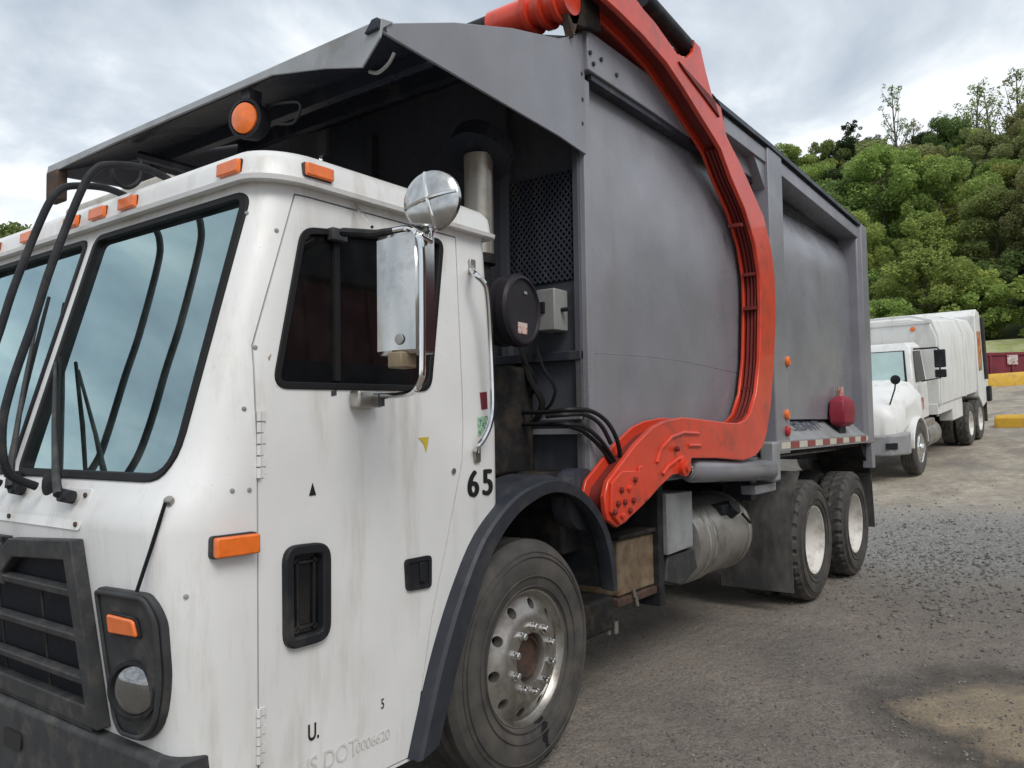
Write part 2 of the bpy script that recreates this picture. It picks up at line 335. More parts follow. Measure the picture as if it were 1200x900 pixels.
def ground_mat():
    m, nt, b = newmat('wet_gravel_asphalt')
    t = nt.nodes.new('ShaderNodeTexCoord')
    fine = noi(nt, 55, 6, .75); mid = noi(nt, 6, 7, .68); big = noi(nt, .55, 4, .55); huge = noi(nt, .16, 3, .5)
    c = mixc(nt, ramp(nt, fine, .34, .68), (.078, .066, .056), (.40, .35, .298))
    c = mixc(nt, ramp(nt, mid, .42, .70, (0,0,0), (.75,)*3), c, (.29, .248, .20))
    c = mixc(nt, ramp(nt, noi(nt, 120, 3, .6), .64, .70, (0,0,0), (.8,)*3), c, (.50, .47, .43))
    # patches of tan mud
    def patch(cx, cy, r0, r1, sc_=1.6, am=.9):
        mp = nt.nodes.new('ShaderNodeMapping'); mp.inputs['Location'].default_value = (-cx, -cy, 0); nt.links.new(t.outputs['Object'], mp.inputs[0])
        fl = nt.nodes.new('ShaderNodeVectorMath'); fl.operation = 'MULTIPLY'; fl.inputs[1].default_value = (1, 1, 0); nt.links.new(mp.outputs[0], fl.inputs[0])
        ln = nt.nodes.new('ShaderNodeVectorMath'); ln.operation = 'LENGTH'; nt.links.new(fl.outputs[0], ln.inputs[0])
        ad = nt.nodes.new('ShaderNodeMath'); ad.operation = 'MULTIPLY_ADD'; nt.links.new(noi(nt, sc_, 7, .62), ad.inputs[0]); ad.inputs[1].default_value = am; nt.links.new(ln.outputs['Value'], ad.inputs[2])
        mr = nt.nodes.new('ShaderNodeMapRange'); mr.inputs[1].default_value = r0+am*.5; mr.inputs[2].default_value = r1+am*.5; mr.inputs[3].default_value = 1; mr.inputs[4].default_value = 0
        nt.links.new(ad.outputs[0], mr.inputs[0]); return mr.outputs[0]
    tan = mixc(nt, ramp(nt, fine, .3, .7), (.27, .205, .125), (.50, .41, .28))
    pt = [ghit(1250, 850), ghit(1150, 565), ghit(1090, 590), ghit(1180, 530)]
    c = mixc(nt, patch(pt[0].x, pt[0].y, .78, 1.15, 2.2, .9), c, (.075, .064, .053))
    f1 = patch(pt[0].x, pt[0].y, .55, .80, 2.2, .9)
    c = mixc(nt, f1, c, tan)
    far = nt.nodes.new('ShaderNodeSeparateXYZ'); nt.links.new(t.outputs['Object'], far.inputs[0])
    fr = nt.nodes.new('ShaderNodeMapRange'); nt.links.new(far.outputs[0], fr.inputs[0]); fr.inputs[1].default_value = 7; fr.inputs[2].default_value = 13
    fm_ = nt.nodes.new('ShaderNodeMath'); fm_.operation = 'MULTIPLY'; nt.links.new(fr.outputs[0], fm_.inputs[0]); nt.links.new(ramp(nt, noi(nt, .7, 6, .6, (.35, 1, 1)), .36, .50), fm_.inputs[1])
    c = mixc(nt, fm_.outputs[0], c, mixc(nt, ramp(nt, mid, .3, .7), (.30, .25, .185), (.50, .45, .37)))
    c = mixc(nt, ramp(nt, noi(nt, 1.3, 6, .65), .40, .66, (0,0,0), (.5,)*3), c, (.145, .127, .11))
    st_ = mixc(nt, ramp(nt, noi(nt, 26, 6, .72), .40, .62), (.07, .068, .066), (.56, .54, .51))  # pale tone puts the wet gravel's sky sheen into the colour, with dark clumps
    pq = ghit(1120, 635)
    sm = nt.nodes.new('ShaderNodeMath'); sm.operation = 'MULTIPLY'; nt.links.new(patch(pq.x, pq.y, 1.3, 3.4, .9, 2.2), sm.inputs[0]); sm.inputs[1].default_value = .8
    c = mixc(nt, sm.outputs[0], c, st_)
    # a damp dark margin along the mud and damp areas
    wp = patch(pq.x, pq.y, 1.2, 3.4, 1.1, 1.6)
    wa = nt.nodes.new('ShaderNodeMath'); wa.operation = 'MAXIMUM'; nt.links.new(ramp(nt, big, .50, .66, (0,0,0), (.7,)*3), wa.inputs[0]); nt.links.new(wp, wa.inputs[1])
    wet = wa.outputs[0]
    wc = nt.nodes.new('ShaderNodeMath'); wc.operation = 'MULTIPLY'; nt.links.new(wet, wc.inputs[0]); wc.inputs[1].default_value = .25
    rim_ = patch(pt[0].x, pt[0].y, .75, 1.05, 2.2, .9)
    c = mixc(nt, wc.outputs[0], c, (.075, .072, .07))
    nt.links.new(c, b.inputs['Base Color'])
    rg = mixc(nt, wet, (.85,)*3, (.24,)*3)
    rg = mixc(nt, ramp(nt, noi(nt, 22, 5, .7), .45, .65, (0,0,0), (.6,)*3), rg, (.8,)*3)
    nt.links.new(rg, b.inputs['Roughness'])
    b1 = bump(nt, b, noi(nt, 48, 7, .75), .7, .014)
    b2 = nt.nodes.new('ShaderNodeBump'); b2.inputs['Strength'].default_value = .8; b2.inputs['Distance'].default_value = .06
    nt.links.new(noi(nt, 11, 6, .65), b2.inputs['Height']); nt.links.new(b2.outputs[0], b1.inputs['Normal'])
    return m
ground = g.build('ground', ground_mat(), smooth=80); tag(ground, 'wet brownish grey gravel and broken asphalt yard', 'ground', kind='structure')

# ------------------------------------------------------------------ main truck
truck = thing('refuse_truck', (2.4, 1.19, 0), 'large front loading refuse truck with white cab, grey body and orange-red lift arms', 'refuse truck')
YC = 1.19
def xf(z): return lerp(z, [.33, .6, 1.26, 1.33, 1.42, 2.36, 2.6], [-1.63, -1.665, -1.735, -1.725, -1.665, -1.385, -1.315])
def yn(z): return lerp(z, [.3, 1.55, 2.45], [0, 0, .06])
CRX, CRY = .20, .135
def fx(y, z):
    d = (y if y < YC else 2*YC-y) - yn(z)
    if d >= CRY: return xf(z)
    d = max(d, 0); return xf(z) + CRX*(1-math.sqrt(max(0, 1-((CRY-d)/CRY)**2)))
def PS(px, py):
    """photo pixel -> point on the cab skin"""
    d = ray(px, py); t = .5
    ins = lambda q: q.y > yn(q.z) and q.x > fx(q.y, q.z)
    while t < 7 and not ins(CAM+d*t): t += .02
    a, b = t-.02, t
    for _ in range(20):
        m = (a+b)/2
        if ins(CAM+d*m): b = m
        else: a = m
    return CAM + d*b
def fs(u, v, w): return (fx(u, v)-w, u, v)          # front surface: u=y v=z
def ss(u, v, w): return (u, yn(v)-w, v)             # near flank: u=x v=z
def section(z, off=0, xb=-.2):
    h = []
    X, Y = xf(z)+off, yn(z)+off; rx, ry = CRX, CRY
    h.append((X, Y+ry+.25))
    for k in range(9):
        a = k/8*math.pi/2; h.append((X+rx*(1-math.cos(a)), Y+ry*(1-math.sin(a))))
    xb -= off
    for k in range(4):
        a = k/3*math.pi/2; h.append((xb-.05+.05*math.sin(a), Y+.05*(1-math.cos(a))))
    return [(x, y, z) for x, y in h] + [(x, 2*YC-y, z) for x, y in reversed(h)]
ZL = [.33, .6, .9, 1.26, 1.30, 1.36, 1.42, 1.55, 1.8, 2.1, 2.36, 2.45]
outer = MB().loft([section(z) for z in ZL])
inner = MB().loft([section(z, .045) for z in [.42, .9, 1.26, 1.36, 1.42, 1.55, 2.1, 2.38]])
dpx = [(345, 216), (297, 405), (300.5, 480), (304, 895)]
dfront = [(PS(*q).x, PS(*q).z) for q in dpx]
dback = [(PS(*q).x, PS(*q).z) for q in [(482, 889), (506, 720), (525, 625), (541, 540), (541, 460), (533, 276)]]
dpoly = [(dfront[0][0], 2.37)] + dfront[1:] + [(dfront[-1][0], .345), (dback[0][0]-.01, .345)] + dback[:-1] + [(dback[-1][0], 2.37)]
def sd_(poly, y0, y1): return MB().prism([(x, y0, z) for x, z in poly], (0, y1-y0, 0))
gap = inset(dpoly, -.006)
winpoly = rpoly([(PS(*q).x, PS(*q).z) for q in [(355, 269), (518, 282), (503, 456), (322, 452)]], [.05, .05, .05, .05], 6)
ventpoly = rpoly([(PS(*q).x, PS(*q).z) for q in [(330, 640), (384, 634), (384, 748), (331, 763)]], [.06, .06, .06, .05], 6)
wy0, wy1, wz0, wz1 = .125, 1.152, 1.422, 2.362
wsn = rpoly([(wy0+.02, wz1), (wy1, wz1), (wy1, wz0), (wy0-.012, wz0)], [.05, .05, .05, .14], 7)
wsf = [(2*YC-u, v) for u, v in reversed(wsn)]
def wcut(poly): return MB().prism([(-2.2, u, v) for u, v in poly], (1.2, 0, 0))
fpx = [(490, 893), (505, 822), (520, 760), (538, 700), (560, 642), (580, 608), (602, 583), (622, 570), (645, 562), (668, 566), (690, 583), (708, 612), (718, 650), (722, 690)]
fo = [P(px, py, 'y', -.055) for px, py in fpx]; fo = spline(fo, 3)
cw = Vector((0, -.055, .525))
arch = MB().prism([(cw.x+(q.x-cw.x)*.955, -.3, cw.z+(q.z-cw.z)*.955) for q in fo] + [(fo[-1].x, -.3, .1), (fo[0].x*.96, -.3, .1)], (0, 3, 0))
cuts = [('DIFFERENCE', inner), ('DIFFERENCE', sd_(gap, -.3, .3)), ('DIFFERENCE', sd_(gap, 2.08, 2.68)), ('DIFFERENCE', wcut(wsn)), ('DIFFERENCE', wcut(wsf)), ('DIFFERENCE', arch)]
cab = link('cab', boolean(outer, cuts), 'white', truck)
for side in (0, 1):
    fl = (lambda b: b.mirror()) if side else (lambda b: b)
    dm = boolean(outer, [('INTERSECT', fl(sd_(dpoly, -.3, .25))), ('DIFFERENCE', inner), ('DIFFERENCE', fl(sd_(winpoly, -.3, .3))), ('DIFFERENCE', fl(sd_(ventpoly, -.3, .3)))])
    door = link('door', dm, 'white', truck)
    fl(ring(inset(winpoly, -.010), .024, ss, -.02, .006)).build('window_gasket', 'rubber', door, .003)
    xm = PS(393.5, 400).x
    gl = inset(winpoly, .012); 
    fl(plate([q for q in gl if q[0] < xm] if False else gl, ss, -.016, -.011)).build('window_pane', 'sglass', door)
    zt, zb = 2.262, 1.735
    fl(MB().prism([ss(xm-.012+.03, zt, .002), ss(xm+.012+.03, zt, .002), ss(xm+.012, zb, .002), ss(xm-.012, zb, .002)], (0, .02, 0))).build('window_divider', 'rubber', door)
    fl(ring(ventpoly, .034, ss, -.02, .022)).build('vent_frame', 'black', door, .006)
    fl(plate(inset(ventpoly, .03), ss, -.012, -.006)).build('vent_pane', 'sglass', door)
    fl(ring(inset(ventpoly, .055), .008, ss, -.005, .004)).build('vent_rib', 'black', door, .002)
    hp = rpoly([(PS(*q).x, PS(*q).z) for q in [(473, 656), (504, 650), (504, 688), (475, 693)]], .02, 4)
    h = fl(ring(hp, .016, ss, -.004, .010)).build('door_handle', 'black', door, .004)
    fl(plate(inset(hp, .012), ss, .0005, .004)).build('handle_recess', 'black', door)
    hx, hz0 = sum(q[0] for q in hp)/len(hp), sum(q[1] for q in hp)/len(hp)
    fl(MB().box(hx+.005, -.012, hz0-.035, hx+.03, -.003, hz0+.04)).build('handle_paddle', 'black', door, .003)
    for a, b in (((303, 480), (303, 560)), ((306, 828), (306, 893))):
        z1, z0 = PS(*a).z, PS(*b).z; n = 6
        hg = MB()
        for k in range(n):
            za, zb2 = z0+(z1-z0)*k/n, z0+(z1-z0)*(k+.86)/n
            x = dfront[2][0]; hg.cyl((x, -.006, za), (x, -.006, zb2), .0075, 8)
            hg.box(x+.004, -.0035, za, x+.028 if k % 2 else x+.02, .001, zb2)
        fl(hg).build('hinge', 'white', door)
    c = PS(543-12, 552); fl(MB().lathe([(.0, -.006), (.012, -.006), (.012, .002)], (c.x, 0, c.z), n=16)).build('lock', 'alu', door)
    if side == 0: door0 = door
# letter remains and marks on the near door
def decal(s, px, py, size, mat, name, parent, bold=.0, rot=0, sxy=(1, 1)):
    c = PS(px, py); me = text_mesh(s, size, bold)
    me.transform(Matrix.Translation((c.x, yn(c.z)-.0022, c.z)) @ Matrix.Rotation(R_(90), 4, 'X') @ Matrix.Rotation(rot, 4, 'Z') @ Matrix.Diagonal((*sxy, 1, 1)))
    return link(name, me, mat, parent)
for ch, px, py in (('6', 554, 568.5), ('5', 571, 566.5)):
    o = decal(ch, px, py, .148, 'letter', 'digit', cab, 0, sxy=(1.02, 1.04)); bm = bmesh.new()
    for i, (dx, dz) in enumerate(((-.0055, 0), (-.0028, .002), (0, 0), (.0028, -.002), (.0055, 0))):
        m2 = o.data.copy(); m2.transform(Matrix.Translation((dx, -.00035*i, dz))); bm.from_mesh(m2); bpy.data.meshes.remove(m2)
    bm.to_mesh(o.data); bm.free()
decal('U.', 367, 858, .075, 'letter', 'letter_mark', door0, .001, sxy=(.7, 1)); decal('5', 448, 825, .05, 'letter', 'letter_mark', door0, 0, sxy=(.7, 1))
decal('US DOT', 385, 890, .085, 'ghost', 'faded_lettering', door0, 0, sxy=(.85, 1)); decal('0006620', 437, 868, .052, 'ghost', 'faded_lettering', door0, 0, sxy=(.9, 1))
def patchpx(pts, mat, name, parent, w=.0025):
    q = [PS(*p) for p in pts]; return plate([(a.x, a.z) for a in q], ss, .0003, w).build(name, mat, parent)
patchpx([(562, 460), (570, 459), (571, 479), (564, 480)], 'maroon', 'sticker', cab)
patchpx([(559, 489), (571, 487), (572, 508), (560, 511)], 'greenst', 'sticker', cab)
patchpx([(490, 513), (502, 512), (501, 520), (499, 530), (496, 520)], 'yellowst', 'sticker', door0)
patchpx([(366, 566), (370, 580), (362, 581)], 'letter', 'paint_chip', door0)
patchpx([(388, 458), (394, 457), (394, 463), (388, 464)], 'trim', 'rivet_plate', door0)
# windshields
for poly in (wsn, wsf):
    ws = plate(inset(poly, .008), fs, -.022, -.016).build('windshield_pane', 'wglass', truck)
    ring(inset(poly, -.010), .027, fs, -.028, .008).build('gasket', 'rubber', ws, .004)
# roof cap
def capsec(z, o): return [(x+(-o if i < 14 or i >= 14 else 0)*(1 if x < -1 else -1), y+(-o if y < YC else o), zz) for i, (x, y, zz) in enumerate(section(min(z, 2.45)))]
def caploop(z, o, sx=1):
    return [(x + (-o if x < -.8 else o*.8), y + (-o if y < YC else o), z) for x, y, _ in section(2.42)]
roof = MB().loft([caploop(2.405, .0), caploop(2.402, .045), caploop(2.418, .048), caploop(2.425, .03), caploop(2.485, .022), caploop(2.515, .0), caploop(2.54, -.05), caploop(2.56, -.18)]).build('roof_cap', 'white', truck)
def lamp(c, d, up, wd, ht, th, name, parent, mat='amber'):
    c, d, up = Vector(c), Vector(d).normalized(), Vector(up).normalized(); s = d.cross(up).normalized(); up = s.cross(d)
    fm = lambda u, v, w: c + s*u + up*v + d*w
    pl = rpoly([(-wd/2, -ht/2), (wd/2, -ht/2), (wd/2, ht/2), (-wd/2, ht/2)], ht*.18, 3)
    b = plate(pl, fm, -.02, th*.35).build(name, 'trim', parent)
    plate(inset(pl, ht*.06), fm, th*.3, th).build('lens', mat, b, th*.25)
    return b
for px, py in ((272, 208), (153, 251), (118, 262), (87, 272)):
    q = P(px, py, 'x', xf(2.45)-.03); lamp((q.x+.004, q.y, 2.456), (-1, 0, .05), (0, 0, 1), .125, .052, .028, 'clearance_light', truck)
    
for yy in (2*YC-.25, 2*YC-.62):
    lamp((xf(2.45)-.026, yy, 2.456), (-1, 0, .05), (0, 0, 1), .125, .052, .028, 'clearance_light', truck)
q = P(372, 206, 'y', .03); lamp((q.x, yn(2.45)-.026, 2.458), (0, -1, .05), (0, 0, 1), .125, .05, .024, 'clearance_light', truck)
# wrap-round side marker lamp
a, b = PS(244, 641), PS(298, 636); dr = Vector((b.x-a.x, b.y-a.y, 0)).normalized(); nm = Vector((dr.y, -dr.x, 0)); mid = (a+b)/2
lamp(mid+nm*.004, nm, (0, 0, 1), (b-a).length, .068, .04, 'side_marker_lamp', truck)
# front bumper
bp0 = P(213, 897, 'y', .02); bz = bp0.z
bl = P(0, 811, 'z', bz)
print('bumper', bp0, bl)
bx = bl.x-.03
prof = [(.0, 0), (-.0, -.03), (.0, -.30), (.10, -.32), (.10, .0)]
def bumploop(y, x): return [(x+dx, y, bz+dz) for dx, dz in ((.0, -.015), (.0, -.30), (.02, -.32), (.16, -.32), (.16, 0), (.015, 0))]
xe = bp0.x-.012
bump_ys = [(.03, xe), (.06, xe+.2*(bx-xe)), (YC, bx)]
bl_ = bump_ys + [(2*YC-y, x) for y, x in bump_ys[-2::-1]]
bumper = MB().loft([bumploop(y, x) for y, x in bl_]).build('bumper', 'trim', truck, .006)
for yy in (1.0, 2*YC-1.0):
    q = (bx, yy, bz-.15); MB().prism(plate(rpoly([(-.07, -.03), (.07, -.03), (.07, .03), (-.07, .03)], .02, 4), lambda u, v, w: (bx-w+.002, yy+u, bz-.12+v), 0, .008).v[:20], (-.004, 0, 0)).build('bumper_slot', 'letter', bumper)
# grille: outline in (y, z) on the front skin
gz_ = lambda px, py: (PS(px, py).y, PS(px, py).z)
gtr, gtl, gdip, gbr = gz_(98, 631), gz_(25, 629), gz_(5, 656), gz_(131, 852)
print('grille', gtr, gtl, gdip, gbr)
half = [gbr, gtr, gtl, gdip, (YC-.06, gdip[1]-.01)]
gpoly = half + [(2*YC-u, v) for u, v in reversed(half)]
plate(inset(gpoly, .02), fs, -.004, .004).build('grille_mesh', pm('grille_dark_mesh', (.008, .009, .014), .6, spec=.18), truck)  # even near-black mesh behind the bars
grille = ring(gpoly, .065, fs, .0, .045).build('grille', 'trim', truck, .008)
for py0, py1 in ((672, 690), (716, 738), (757, 783), (800, 832)):
    za = gz_(4, py0)[1]; hw = lerp(za, [gbr[1], gtr[1]], [YC-gbr[0], YC-gtr[0]])-.05
    MB().loft([[fs(u, za+dz, w_) for dz, w_ in ((-.018, .008), (-.012, .04), (.012, .044), (.02, .02), (.02, .008))] for u in (YC-hw, YC, YC+hw)]).build('grille_bar', 'trim', grille, .004)
for u in (YC-.35, YC+.35, YC):
    MB().prism([fs(u-.008, gbr[1]+.03, .006), fs(u+.008, gbr[1]+.03, .006), fs(u+.008, gdip[1]-.03, .006), fs(u-.008, gdip[1]-.03, .006)], (.012, 0, 0)).build('grille_rod', 'chassis', grille)
ring(rpoly([(YC-.1, gdip[1]-.01), (YC+.1, gdip[1]-.01), (YC+.16, gtl[1]), (YC-.16, gtl[1])], .01, 2), .025, fs, .004, .03).build('badge_frame', 'trim', grille, .004)
# headlight pods
pod = [gz_(*q) for q in [(119, 686), (180, 695), (197, 722), (203, 800), (196, 850), (176, 869), (150, 860), (141, 840)]]
pod = rpoly(pod, [.03, .03, .04, .05, .05, .05, .04, .03], 4)
sig = [gz_(*q) for q in [(137, 714), (170, 722), (176, 747), (140, 741)]]; sig = rpoly(sig, .02, 4)
for k in (0, 1):
    fl = (lambda b: b.mirror()) if k else (lambda b: b)
    hp = fl(plate(pod, fs, -.01, .022)).build('headlight_pod', 'trim', truck, .008)
    fl(ring(inset(pod, .006), .016, fs, .02, .032)).build('pod_rim', 'trim', hp, .006)
    fl(plate(sig, fs, .02, .030)).build('turn_signal_bezel', 'black', hp, .003)
    fl(plate(inset(sig, .006), fs, .028, .040)).build('turn_signal', 'amber', hp, .006)
    hc = gz_(170, 805); c = Vector(fs(hc[0], hc[1], .03)); ax = Vector((-1, -.38, .0)).normalized()
    fl(MB().lathe([(.088, .0), (.088, .016), (.076, .018), (.072, .004), (.06, -.02)], c, ax, 32)).build('headlight_bezel', 'black', hp)
    fl(MB().lathe([(.070, .006), (.06, -.006), (.04, -.018), (.001, -.026)], c, ax, 32, cap=False)).build('headlight_reflector', 'chrome', hp)
    fl(MB().lathe([(.072, .010), (.05, .021), (.025, .026), (.001, .028)], c, ax, 32, cap=False)).build('headlight', 'lens', hp)
# access panel, seams and wipers
apx = [(-60, 572), (112, 572), (107, 625), (-60, 608)]
ap = [(PS(*q).y, PS(*q).z) for q in [(112, 573), (107, 624)]]
apy, apz1, apz0 = ap[0][0], ap[0][1], ap[1][1]
plate(rpoly([(apy, apz0), (2*YC-apy, apz0), (2*YC-apy, apz1), (apy, apz1)], .02, 3), fs, .0, .004).build('cowl_panel', 'white', truck, .002)
for k in range(3):
    for zz_ in (apz0+.02, apz1-.02):
        MB().lathe([(.009, 0), (.008, .006), (.001, .008)], fs(apy+.03+k*.5, zz_, .003), (-1, 0, 0), 10).build('cowl_bolt', 'rustdark', truck)
def wiper(base, tip, bl0, bl1, parent):
    b0 = PS(*base); t = PS(*tip)
    n = Vector((-1, 0, .28)).normalized()
    piv = MB().cyl(b0+n*.0, b0+n*.045, .022, 14).cyl(b0+n*.03+Vector((0, -.05, 0)), b0+n*.03+Vector((0, .02, 0)), .018, 12)
    o = piv.build('wiper', 'black', parent)
    MB().tube([b0+n*.05, b0.lerp(t, .12)+n*.055, b0.lerp(t, .5)+n*.05, t+n*.03], [.016, .013, .008, .006], 8).build('wiper_arm', 'trim', o)
    p0, p1 = PS(*bl0), PS(*bl1)
    MB().tube([p0+n*.016, p0.lerp(p1, .5)+n*.022, p1+n*.016], [.007, .009, .007], 6).build('wiper_blade', 'rubber', o)
wiper((86, 583), (74, 428), (75, 575), (75, 420), truck)
wiper((28, 574), (58, 350), (12, 560), (62, 350), truck)
# little strut of the corner panel
a, b = PS(197, 588), PS(172, 691); MB().tube([a+Vector((-.02, -.02, 0)), a.lerp(b, .5)+Vector((-.03, -.02, 0)), b+Vector((-.03, 0, 0))], .006, 6).build('hood_strap', 'rubber', truck)
MB().lathe([(.016, 0), (.014, .012), (.001, .016)], PS(199, 587), (-1, -.5, 0), 10).build('strap_stud', 'alu', truck)
for q in [(299, 407), (286, 479), (272, 575), (292, 574), (218, 699), (329-40, 250), (326-2, 270)]:
    c = PS(*q); MB().lathe([(.008, -.001), (.007, .004), (.001, .006)], c, (-.3, -1, 0), 8).build('rivet', 'lgrey', cab)
# tube guard in front of the windshield

hoop = [(207, 226), (200, 213), (190, 206), (165, 196), (130, 193), (112, 199), (95, 224), (60, 312), (40, 375), (14, 450)]
for yy, dx in ((.83, 0), (1.12, 0)):
    pts = [P(px, py, 'y', .83) for px, py in hoop]
    pts = [Vector((q.x, yy, q.z - (.025 if yy > 1 else 0))) for q in pts] + [Vector((-1.85, yy, 1.58)), Vector((-1.83, yy, 1.44)), Vector((-1.74, yy, 1.385))]
    pts[0].z = 2.53
    gt = MB().tube(spline(pts, 6), .0145, 10).build('tube_guard', 'black', truck)
    MB().lathe([(.04, 0), (.04, .008), (.02, .012), (.018, .03)], pts[0]-Vector((0, 0, .0)), (0, 0, 1), 14).build('guard_foot', 'black', gt)
    MB().lathe([(.045, -.01), (.045, .012), (.024, .02)], (fx(yy, 1.385)-.004, yy, 1.385), (-1, 0, 0), 14).build('guard_foot', 'black', gt)
a, b = [P(*q, 'y', .95) for q in ((130, 195), (165, 190))]
MB().tube(spline([P(131, 196, 'y', .95), P(136, 212, 'y', .95), P(150, 220, 'y', .95), P(164, 210, 'y', .95), P(166, 188, 'y', .95)], 6), .009, 8).build('guard_loop', 'black', truck)

# door mirrors
for k in (0, 1):
    fl = (lambda b: b.mirror()) if k else (lambda b: b)
    arm = spline([P(432, 464, 'y', -.02), P(450, 464, 'y', -.12), P(468, 463, 'y', -.28), P(484, 459, 'y', -.42), P(493, 446, 'y', -.47), P(495, 425, 'y', -.48), P(495, 350, 'y', -.48), P(494, 292, 'y', -.48), P(489, 274, 'y', -.46), P(478, 268, 'y', -.40), P(462, 270, 'y', -.34)], 6)
    mir = fl(MB().tube(arm, .0105, 10)).build('mirror_arm', 'chrome', truck)
    fl(MB().tube([P(462, 270, 'y', -.34), P(440, 274, 'y', -.22), P(402, 272, 'y', -.012)], [.011, .014, .016], 8)).build('mirror_bracket', 'black', mir)
    a = P(402, 270, 'y', -.01); fl(MB().box(a.x-.02, yn(2.3)-.03, a.z-.03, a.x+.05, yn(2.3)+.002, a.z+.015)).build('mirror_bracket', 'trim', mir, .004)
    fl(MB().tube([P(416, 240, 'y', .04), P(436, 266, 'y', -.18)], .006, 6)).build('mirror_stay', 'chrome', mir)
    a, b = PS(407, 458), PS(437, 478); fl(MB().box(a.x, -.05, b.z, b.x, .0015, a.z)).build('mirror_bracket', 'alu', mir, .008)
    fl(MB().cyl(P(447, 462, 'y', -.1), P(447, 476, 'y', -.1), .012, 10)).build('bracket_bolt', 'trim', mir)
    # mirror head, its back turned forward
    c0, c1 = P(443, 345, 'y', -.27), P(496, 345, 'y', -.46)
    z1, z0 = P(470, 274, 'y', -.38).z, P(470, 415, 'y', -.38).z
    d = Vector((c1.x-c0.x, c1.y-c0.y, 0)); wdt = d.length; d.normalize(); nb = Vector((-d.y, d.x, 0)); nb = nb if nb.x > 0 else -nb
    c0 = Vector((c0.x, c0.y, 0))
    sec = [(0, .0), (.015, -.02), (wdt*.5, -.034), (wdt-.015, -.02), (wdt, 0), (wdt, .055), (wdt-.006, .06), (.006, .06), (0, .055)]
    head = fl(MB().loft([[c0+d*u+nb*v+Vector((0, 0, z)) for u, v in (sec if 0 < i < 3 else [(wdt/2+(u-wdt/2)*.96, v*.8+.006) for u, v in sec])] for i, z in enumerate((z0, z0+.012, z1-.012, z1))])).build('mirror_head', 'dchrome', mir)
    fl(MB().prism([c0+d*(wdt*s_)+nb*.0605+Vector((0, 0, z)) for s_, z in ((.06, z0+.02), (.94, z0+.02), (.94, z1-.02), (.06, z1-.02))], nb*.003)).build('mirror_glass', pm('mirror_silver%d' % k, (.85, .86, .86), .03, metal=1, var=.01), mir)
    fl(MB().lathe([(.018, 0), (.016, .004), (.001, .006)], c0+d*(wdt*.62)-nb*.031+Vector((0, 0, z0+.045)), -nb, 14)).build('mirror_badge', 'boxgrey', mir)
    q = P(470, 424, 'y', -.38); fl(MB().box(q.x-.03, q.y-.03, q.z-.02, q.x+.04, q.y+.03, q.z+.03)).build('mirror_clamp', 'rust', mir, .005)
    # round convex mirror on top
    cc = P(505, 235, 'y', -.47); ax = Vector((-1, -.28, .02)).normalized()
    rm = fl(MB().lathe([(.001, .024), (.03, .023), (.06, .018), (.085, .008), (.096, .0), (.099, -.012), (.094, -.020), (.06, -.030), (.001, -.036)], cc, ax, 40)).build('round_mirror', 'dchrome', mir)
    u = ax.cross(Vector((0, 0, 1))).normalized(); v_ = u.cross(ax)
    for q_, name in ((u, 0), (v_, 1)):
        fl(MB().tube([cc+ax*(.024*(1-(t/.092)**2)+.004)+(q_*math.cos(.22)+(v_ if name == 0 else -u)*math.sin(.22)*(-1))*t for t in np.linspace(-.092, .092, 11)], .006, 6)).build('mirror_rib', 'chrome', rm)
    fl(MB().tube([cc-Vector((0, 0, .09)), cc-Vector((0, 0, .13)), P(486, 272, 'y', -.46)], .008, 8)).build('round_mirror_stem', 'chrome', rm)
    # grab handle
    gh = spline([PS(552, 314)+Vector((0, -.002, 0)), P(556, 321, 'y', -.03), P(566, 330, 'y', -.06), P(571, 345, 'y', -.065), P(574.5, 400, 'y', -.06), P(577, 470, 'y', -.06), P(574, 497, 'y', -.06), P(566, 515, 'y', -.045), P(559, 524, 'y', -.03), PS(558, 530)+Vector((0, -.002, 0))], 5)
    gb = fl(MB().tube(gh, .013, 10)).build('grab_handle', 'chrome', cab)
    for px, py in ((552, 312), (558, 532)):
        q = PS(px, py); fl(MB().box(q.x-.02, q.y-.012, q.z-.035, q.x+.02, q.y-.0005, q.z+.03)).build('handle_foot', 'alu', cab, .005)
# fenders
fin = []
for i, q in enumerate(fo):
    t = i/(len(fo)-1); k = lerp(t, [0, .25, .5, .75, 1], [.115, .105, .075, .045, .03])
    r = (q-cw); fin.append(cw + r*(1-k/r.length))
for k in (0, 1):
    fl = (lambda b: b.mirror()) if k else (lambda b: b)
    loops = [[a+Vector((0, .06, 0)), a+Vector((0, .012, 0)), a, a.lerp(b, .12)-Vector((0, .012, 0)), b+Vector((0, -.004, 0)), b+Vector((0, .03, 0)), (b+(a-b)*.5)+Vector((0, .08, 0))] for a, b in zip(fo, fin)]
    fen = fl(MB().loft(loops)).build('fender', 'fender', truck)
    lin = [[a+(b-a)*.15+Vector((0, .03, 0)), a+(b-a)*.15+Vector((0, .5, 0)), a+(b-a)*.05+Vector((0, .5, 0)), a+(b-a)*.05+Vector((0, .03, 0))] for a, b in zip(fo, fin)]
    fl(MB().loft(lin)).build('fender_liner', 'black', fen)
    ri = [[a*1+(a-cw).normalized()*.008*h + Vector((0, .02+.035*h, 0)) for h in (0, 1, 2, 0)] for a in fo[int(len(fo)*.45):int(len(fo)*.8)]]
    fl(MB().loft([[a+Vector((0, .06, .0)), a+(a-cw).normalized()*.022+Vector((0, .065, 0)), a+(a-cw).normalized()*.022+Vector((0, .22, 0)), a+Vector((0, .24, 0))] for a in fo[int(len(fo)*.40):int(len(fo)*.86)]])).build('fender_cap', 'fender', fen)
